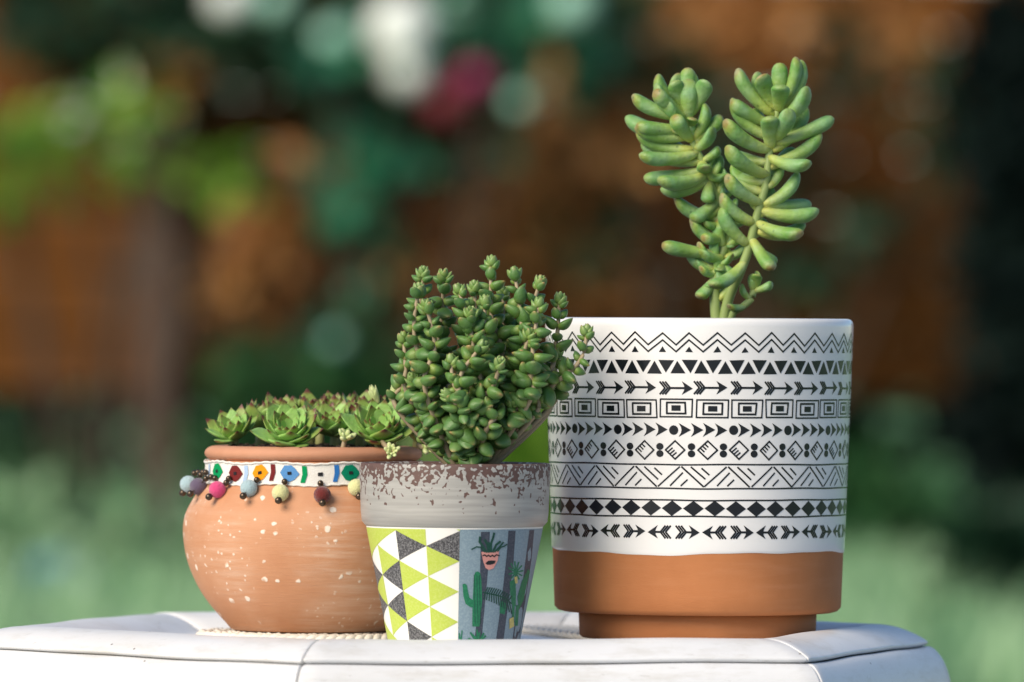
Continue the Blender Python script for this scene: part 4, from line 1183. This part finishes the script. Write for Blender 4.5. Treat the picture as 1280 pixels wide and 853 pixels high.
petal_ball(s1, 596, 96, YF-0.72, 0.050, MAT['petal_pink'], 7); petal_ball(s1, 558, 132, YF-0.72, 0.055, MAT['petal_red'], 8)
petal_ball(s1, 345, 2, YF-0.72, 0.045, MAT['glint_mint'], 9); petal_ball(s1, 575, 4, YF-0.72, 0.045, MAT['glint_mint'], 10)
petal_ball(s1, 420, 426, YF-0.72, 0.026, MAT['glint_mint'], 13); petal_ball(s1, 650, 128, YF-0.72, 0.030, MAT['glint_mint'], 14)
s1b = shrub('bluish_shrub', (W(480, 700, YS-0.2).x, YS-0.2, 0), 'glossy blue green shrub with upright stems before the middle of the fence', 'shrub',
      [(470, 190, 30, 26, 22, YS-.25), (455, 255, 34, 40, 16, YS-.2), (415, 265, 30, 26, 10, YS-.2), (465, 330, 24, 30, 8, YS-.2), (410, 55, 50, 30, 16, YS-.3), (690, 50, 50, 50, 18, YS-.2), (610, 15, 70, 24, 18, YS-.3), (500, 20, 60, 30, 18, YS-.2), (625, 160, 20, 40, 9, YS-.2), (420, 425, 16, 16, 9, YS-.2)], 0.105, 'teal', 42, dens=1.1)
s2 = shrub('lime_shrub', (W(120, 700, YS-0.5).x, YS-0.5, 0), 'sunlit lime green leafy shrub standing before the brown fence boards', 'shrub',
      [(40, 175, 60, 30, 26, YS-.5), (140, 150, 40, 30, 18, YS-.5), (210, 222, 26, 24, 14, YS-.5), (282, 210, 22, 20, 16, YS-.5), (6, 245, 26, 26, 14, YS-.5), (95, 215, 50, 22, 14, YS-.5), (205, 120, 30, 24, 7, YS-.5)], 0.095, 'lime', 43)
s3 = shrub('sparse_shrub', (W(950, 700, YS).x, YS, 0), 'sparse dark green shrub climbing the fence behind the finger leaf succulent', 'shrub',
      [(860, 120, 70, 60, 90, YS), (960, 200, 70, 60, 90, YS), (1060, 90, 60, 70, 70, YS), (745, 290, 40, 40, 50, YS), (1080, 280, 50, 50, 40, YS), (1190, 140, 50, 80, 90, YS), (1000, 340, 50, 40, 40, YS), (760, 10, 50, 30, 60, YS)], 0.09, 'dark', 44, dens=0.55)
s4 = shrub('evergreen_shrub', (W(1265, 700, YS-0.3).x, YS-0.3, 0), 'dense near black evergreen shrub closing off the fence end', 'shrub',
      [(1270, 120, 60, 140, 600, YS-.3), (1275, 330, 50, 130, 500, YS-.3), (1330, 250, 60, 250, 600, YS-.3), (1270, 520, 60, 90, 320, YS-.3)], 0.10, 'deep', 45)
s5 = shrub('low_dark_shrub', (W(450, 700, YS-0.2).x, YS-0.2, 0), 'low dark green bush under the fence behind the rosette pot', 'shrub',
      [(330, 470, 70, 50, 60, YS-.2), (430, 510, 80, 50, 110, YS-.2), (290, 560, 50, 50, 60, YS-.2), (440, 440, 40, 30, 20, YS-.2)], 0.10, 'mid', 46)
s6 = shrub('lime_mound', (W(610, 740, YS-1.6).x, YS-1.6, 0), 'rounded yellow green mound plant between the pots in the distance', 'shrub',
      [(610, 560, 55, 40, 260, YS-1.6), (650, 570, 36, 40, 160, YS-1.6), (620, 620, 70, 50, 220, YS-1.6)], 0.09, 'lime', 47)
s7 = shrub('ground_shrub', (W(1100, 740, YS-1.0).x, YS-1.0, 0), 'small green bush on the lawn beyond the table corner', 'shrub',
      [(1095, 630, 60, 45, 130, YS-1.0), (1160, 690, 60, 45, 110, YS-1.0), (1075, 720, 50, 40, 90, YS-1.0)], 0.10, 'mid', 48)
s8 = shrub('blue_flower_plant', (W(85, 780, YS-2.2).x, YS-2.2, 0), 'low plant with blue and pale blue flower heads on the lawn', 'plant',
      [(60, 730, 40, 26, 60, YS-2.2), (110, 740, 40, 26, 50, YS-2.2)], 0.07, 'mid', 49)
petal_ball(s8, 64, 722, YS-2.45, 0.055, MAT['petal_blue'], 11); petal_ball(s8, 96, 728, YS-2.48, 0.045, MAT['petal_paleblue'], 12)
# tan leaf clumps put in for the bright tan patches on the boards
FOL['dry'] = make_foliage('tan_leaf', (0.32, 0.14, 0.04), (0.66, 0.34, 0.12), 0.6)
FOL['pale'] = make_foliage('pale_groundcover_leaf', (0.16, 0.34, 0.17), (0.42, 0.60, 0.38), 0.5)
shrub('tan_leaf_clumps', (W(600, 700, YF-0.3).x, YF-0.3, 0), 'tan leaf clumps rising diagonally up the fence behind the middle of the table', 'shrub',
      [(575, 400, 30, 26, 16, YF-.35), (600, 340, 34, 30, 26, YF-.35), (640, 270, 36, 34, 40, YF-.35), (665, 210, 30, 34, 24, YF-.35), (700, 130, 26, 26, 9, YF-.35), (520, 330, 26, 30, 6, YF-.35)], 0.10, 'dry', 52, dens=2.0)
shrub('tan_leaf_clumps', (W(300, 700, YF-0.3).x, YF-0.3, 0), 'small group of tan leaf clumps on the fence below the lime green leaves', 'shrub',
      [(285, 345, 26, 30, 16, YF-.35), (325, 295, 28, 26, 20, YF-.35), (210, 110, 30, 24, 9, YF-.35), (400, 220, 26, 30, 7, YF-.35)], 0.10, 'dry', 53, dens=2.0)
shrub('tan_leaf_clumps', (W(810, 700, YF-0.3).x, YF-0.3, 0), 'tan leaf clumps on the fence behind the finger leaf succulent', 'shrub',
      [(800, 180, 34, 40, 26, YF-.35), (880, 50, 50, 26, 16, YF-.35), (960, 25, 60, 20, 16, YF-.35), (1110, 25, 30, 26, 8, YF-.35), (760, 350, 30, 26, 8, YF-.35)], 0.10, 'dry', 54, dens=2.0)
shrub('pale_groundcover', (W(150, 760, YS-1.9).x, YS-1.9, 0), 'pale mint groundcover mounds on the lawn beside the blue flowers', 'plant',
      [(25, 650, 40, 22, 50, YS-1.9), (180, 680, 46, 30, 70, YS-1.9), (235, 720, 36, 26, 50, YS-1.9), (150, 640, 30, 20, 30, YS-1.9)], 0.09, 'pale', 55)
shrub('pale_groundcover', (W(1090, 780, YS-1.9).x, YS-1.9, 0), 'pale dry groundcover mound on the lawn beyond the blue shaded table edge', 'plant',
      [(1085, 735, 46, 26, 40, YS-1.9), (1140, 760, 40, 24, 30, YS-1.9)], 0.09, 'pale', 56)
shrub('dark_ground_bush', (W(1255, 760, YS-4.0).x, YS-4.0, 0), 'near black low bush on the lawn in front of the evergreen shrub', 'shrub',
      [(1250, 690, 46, 50, 260, YS-4.0), (1262, 770, 56, 50, 330, YS-4.0), (1215, 790, 30, 26, 90, YS-4.0)], 0.09, 'dark', 57)

# hedge in the gap behind the fence
hb = empty('evergreen_hedge', (0, YF+1.0, 0), 'dark evergreen hedge seen through the gap beneath the fence', 'hedge')
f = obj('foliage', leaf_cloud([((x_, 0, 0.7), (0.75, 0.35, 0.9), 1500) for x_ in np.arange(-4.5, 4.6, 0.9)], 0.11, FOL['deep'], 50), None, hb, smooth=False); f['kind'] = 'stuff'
for x_ in np.arange(-4.5, 4.6, 0.9):
    bm = bmesh.new(); add_tube(bm, [(x_, 0, 0), (x_+0.03, 0, 0.5), (x_, 0, 1.2)], [0.03, 0.025, 0.012], 7); obj('stem', bm, MAT['bark'], hb)

# lawn blades
def blades(n, x0, x1, y0, y1, h0, h1, w, mat, seed, name, dens=None):
    r = np.random.RandomState(seed); x = r.uniform(x0, x1, n); y = r.uniform(y0, y1, n); h = r.uniform(h0, h1, n)
    a = r.uniform(0, 2*PI, n); ln = r.normal(0, 0.35, (n, 2))*h[:, None]; ca, sa = np.cos(a)*w, np.sin(a)*w
    P0 = np.stack([x-ca, y-sa, 0*x], 1); P1 = np.stack([x+ca, y+sa, 0*x], 1)
    M0 = np.stack([x-ca*.8+ln[:, 0]*.3, y-sa*.8+ln[:, 1]*.3, h*.6], 1); M1 = np.stack([x+ca*.8+ln[:, 0]*.3, y+sa*.8+ln[:, 1]*.3, h*.6], 1)
    T = np.stack([x+ln[:, 0], y+ln[:, 1], h], 1)
    V_ = np.stack([P0, P1, M1, M0, T], 1).reshape(-1, 3); F_ = []
    for i in range(n): k = i*5; F_ += [(k, k+1, k+2, k+3), (k+3, k+2, k+4)]
    me = bpy.data.meshes.new(name); me.from_pydata(V_.tolist(), [], F_); me.materials.append(mat)
    o = obj(name, me, None, None, smooth=False); o['kind'] = 'stuff'; return o
o = blades(15000, -3.2, 3.2, 8.5, 15.9, 0.05, 0.17, 0.006, FOL['grass'], 60, 'lawn_grass'); tag(o, 'pale green lawn grass between the table and the fence', 'grass')
def tuft(px, y, h, n, label, seed, mat='tallgrass'):
    c = W(px, 600, y); root = empty('tall_grass_clump', (c.x, y, 0), label, 'plant', 'tall grass clumps before the fence')
    r = np.random.RandomState(seed); V_ = []; F_ = []
    for i in range(n):
        a = r.uniform(0, 2*PI); q = r.rand()**0.5*0.12; b = np.array([q*math.cos(a), q*math.sin(a), 0]); L = h*r.uniform(.6, 1.1); o_ = r.uniform(.1, .5)*L; w = 0.008
        s = np.array([-math.sin(a), math.cos(a), 0])*w; pr = None
        for j in range(5):
            t = j/4; p = b+np.array([math.cos(a)*o_*t*t, math.sin(a)*o_*t*t, L*(t-0.25*t*t)]); k = len(V_); V_ += [p-s*(1-t*.9), p+s*(1-t*.9)]
            if j: F_.append((k-2, k-1, k+1, k))
    me = bpy.data.meshes.new('blades'); me.from_pydata([tuple(v) for v in V_], [], F_); me.materials.append(FOL[mat]); f = obj('blades', me, None, root, smooth=False); f['kind'] = 'stuff'
for k, (px, y, h, n) in enumerate([(10, 14.6, .44, 110), (75, 14.9, .36, 80), (150, 14.2, .22, 70), (-60, 14.8, .5, 120), (1100, 14.8, .34, 90), (1200, 15.0, .32, 90), (1240, 14.0, .3, 90)]):
    tuft(px, y, h, n, 'tall arching grass clump growing before the timber fence', 70+k)
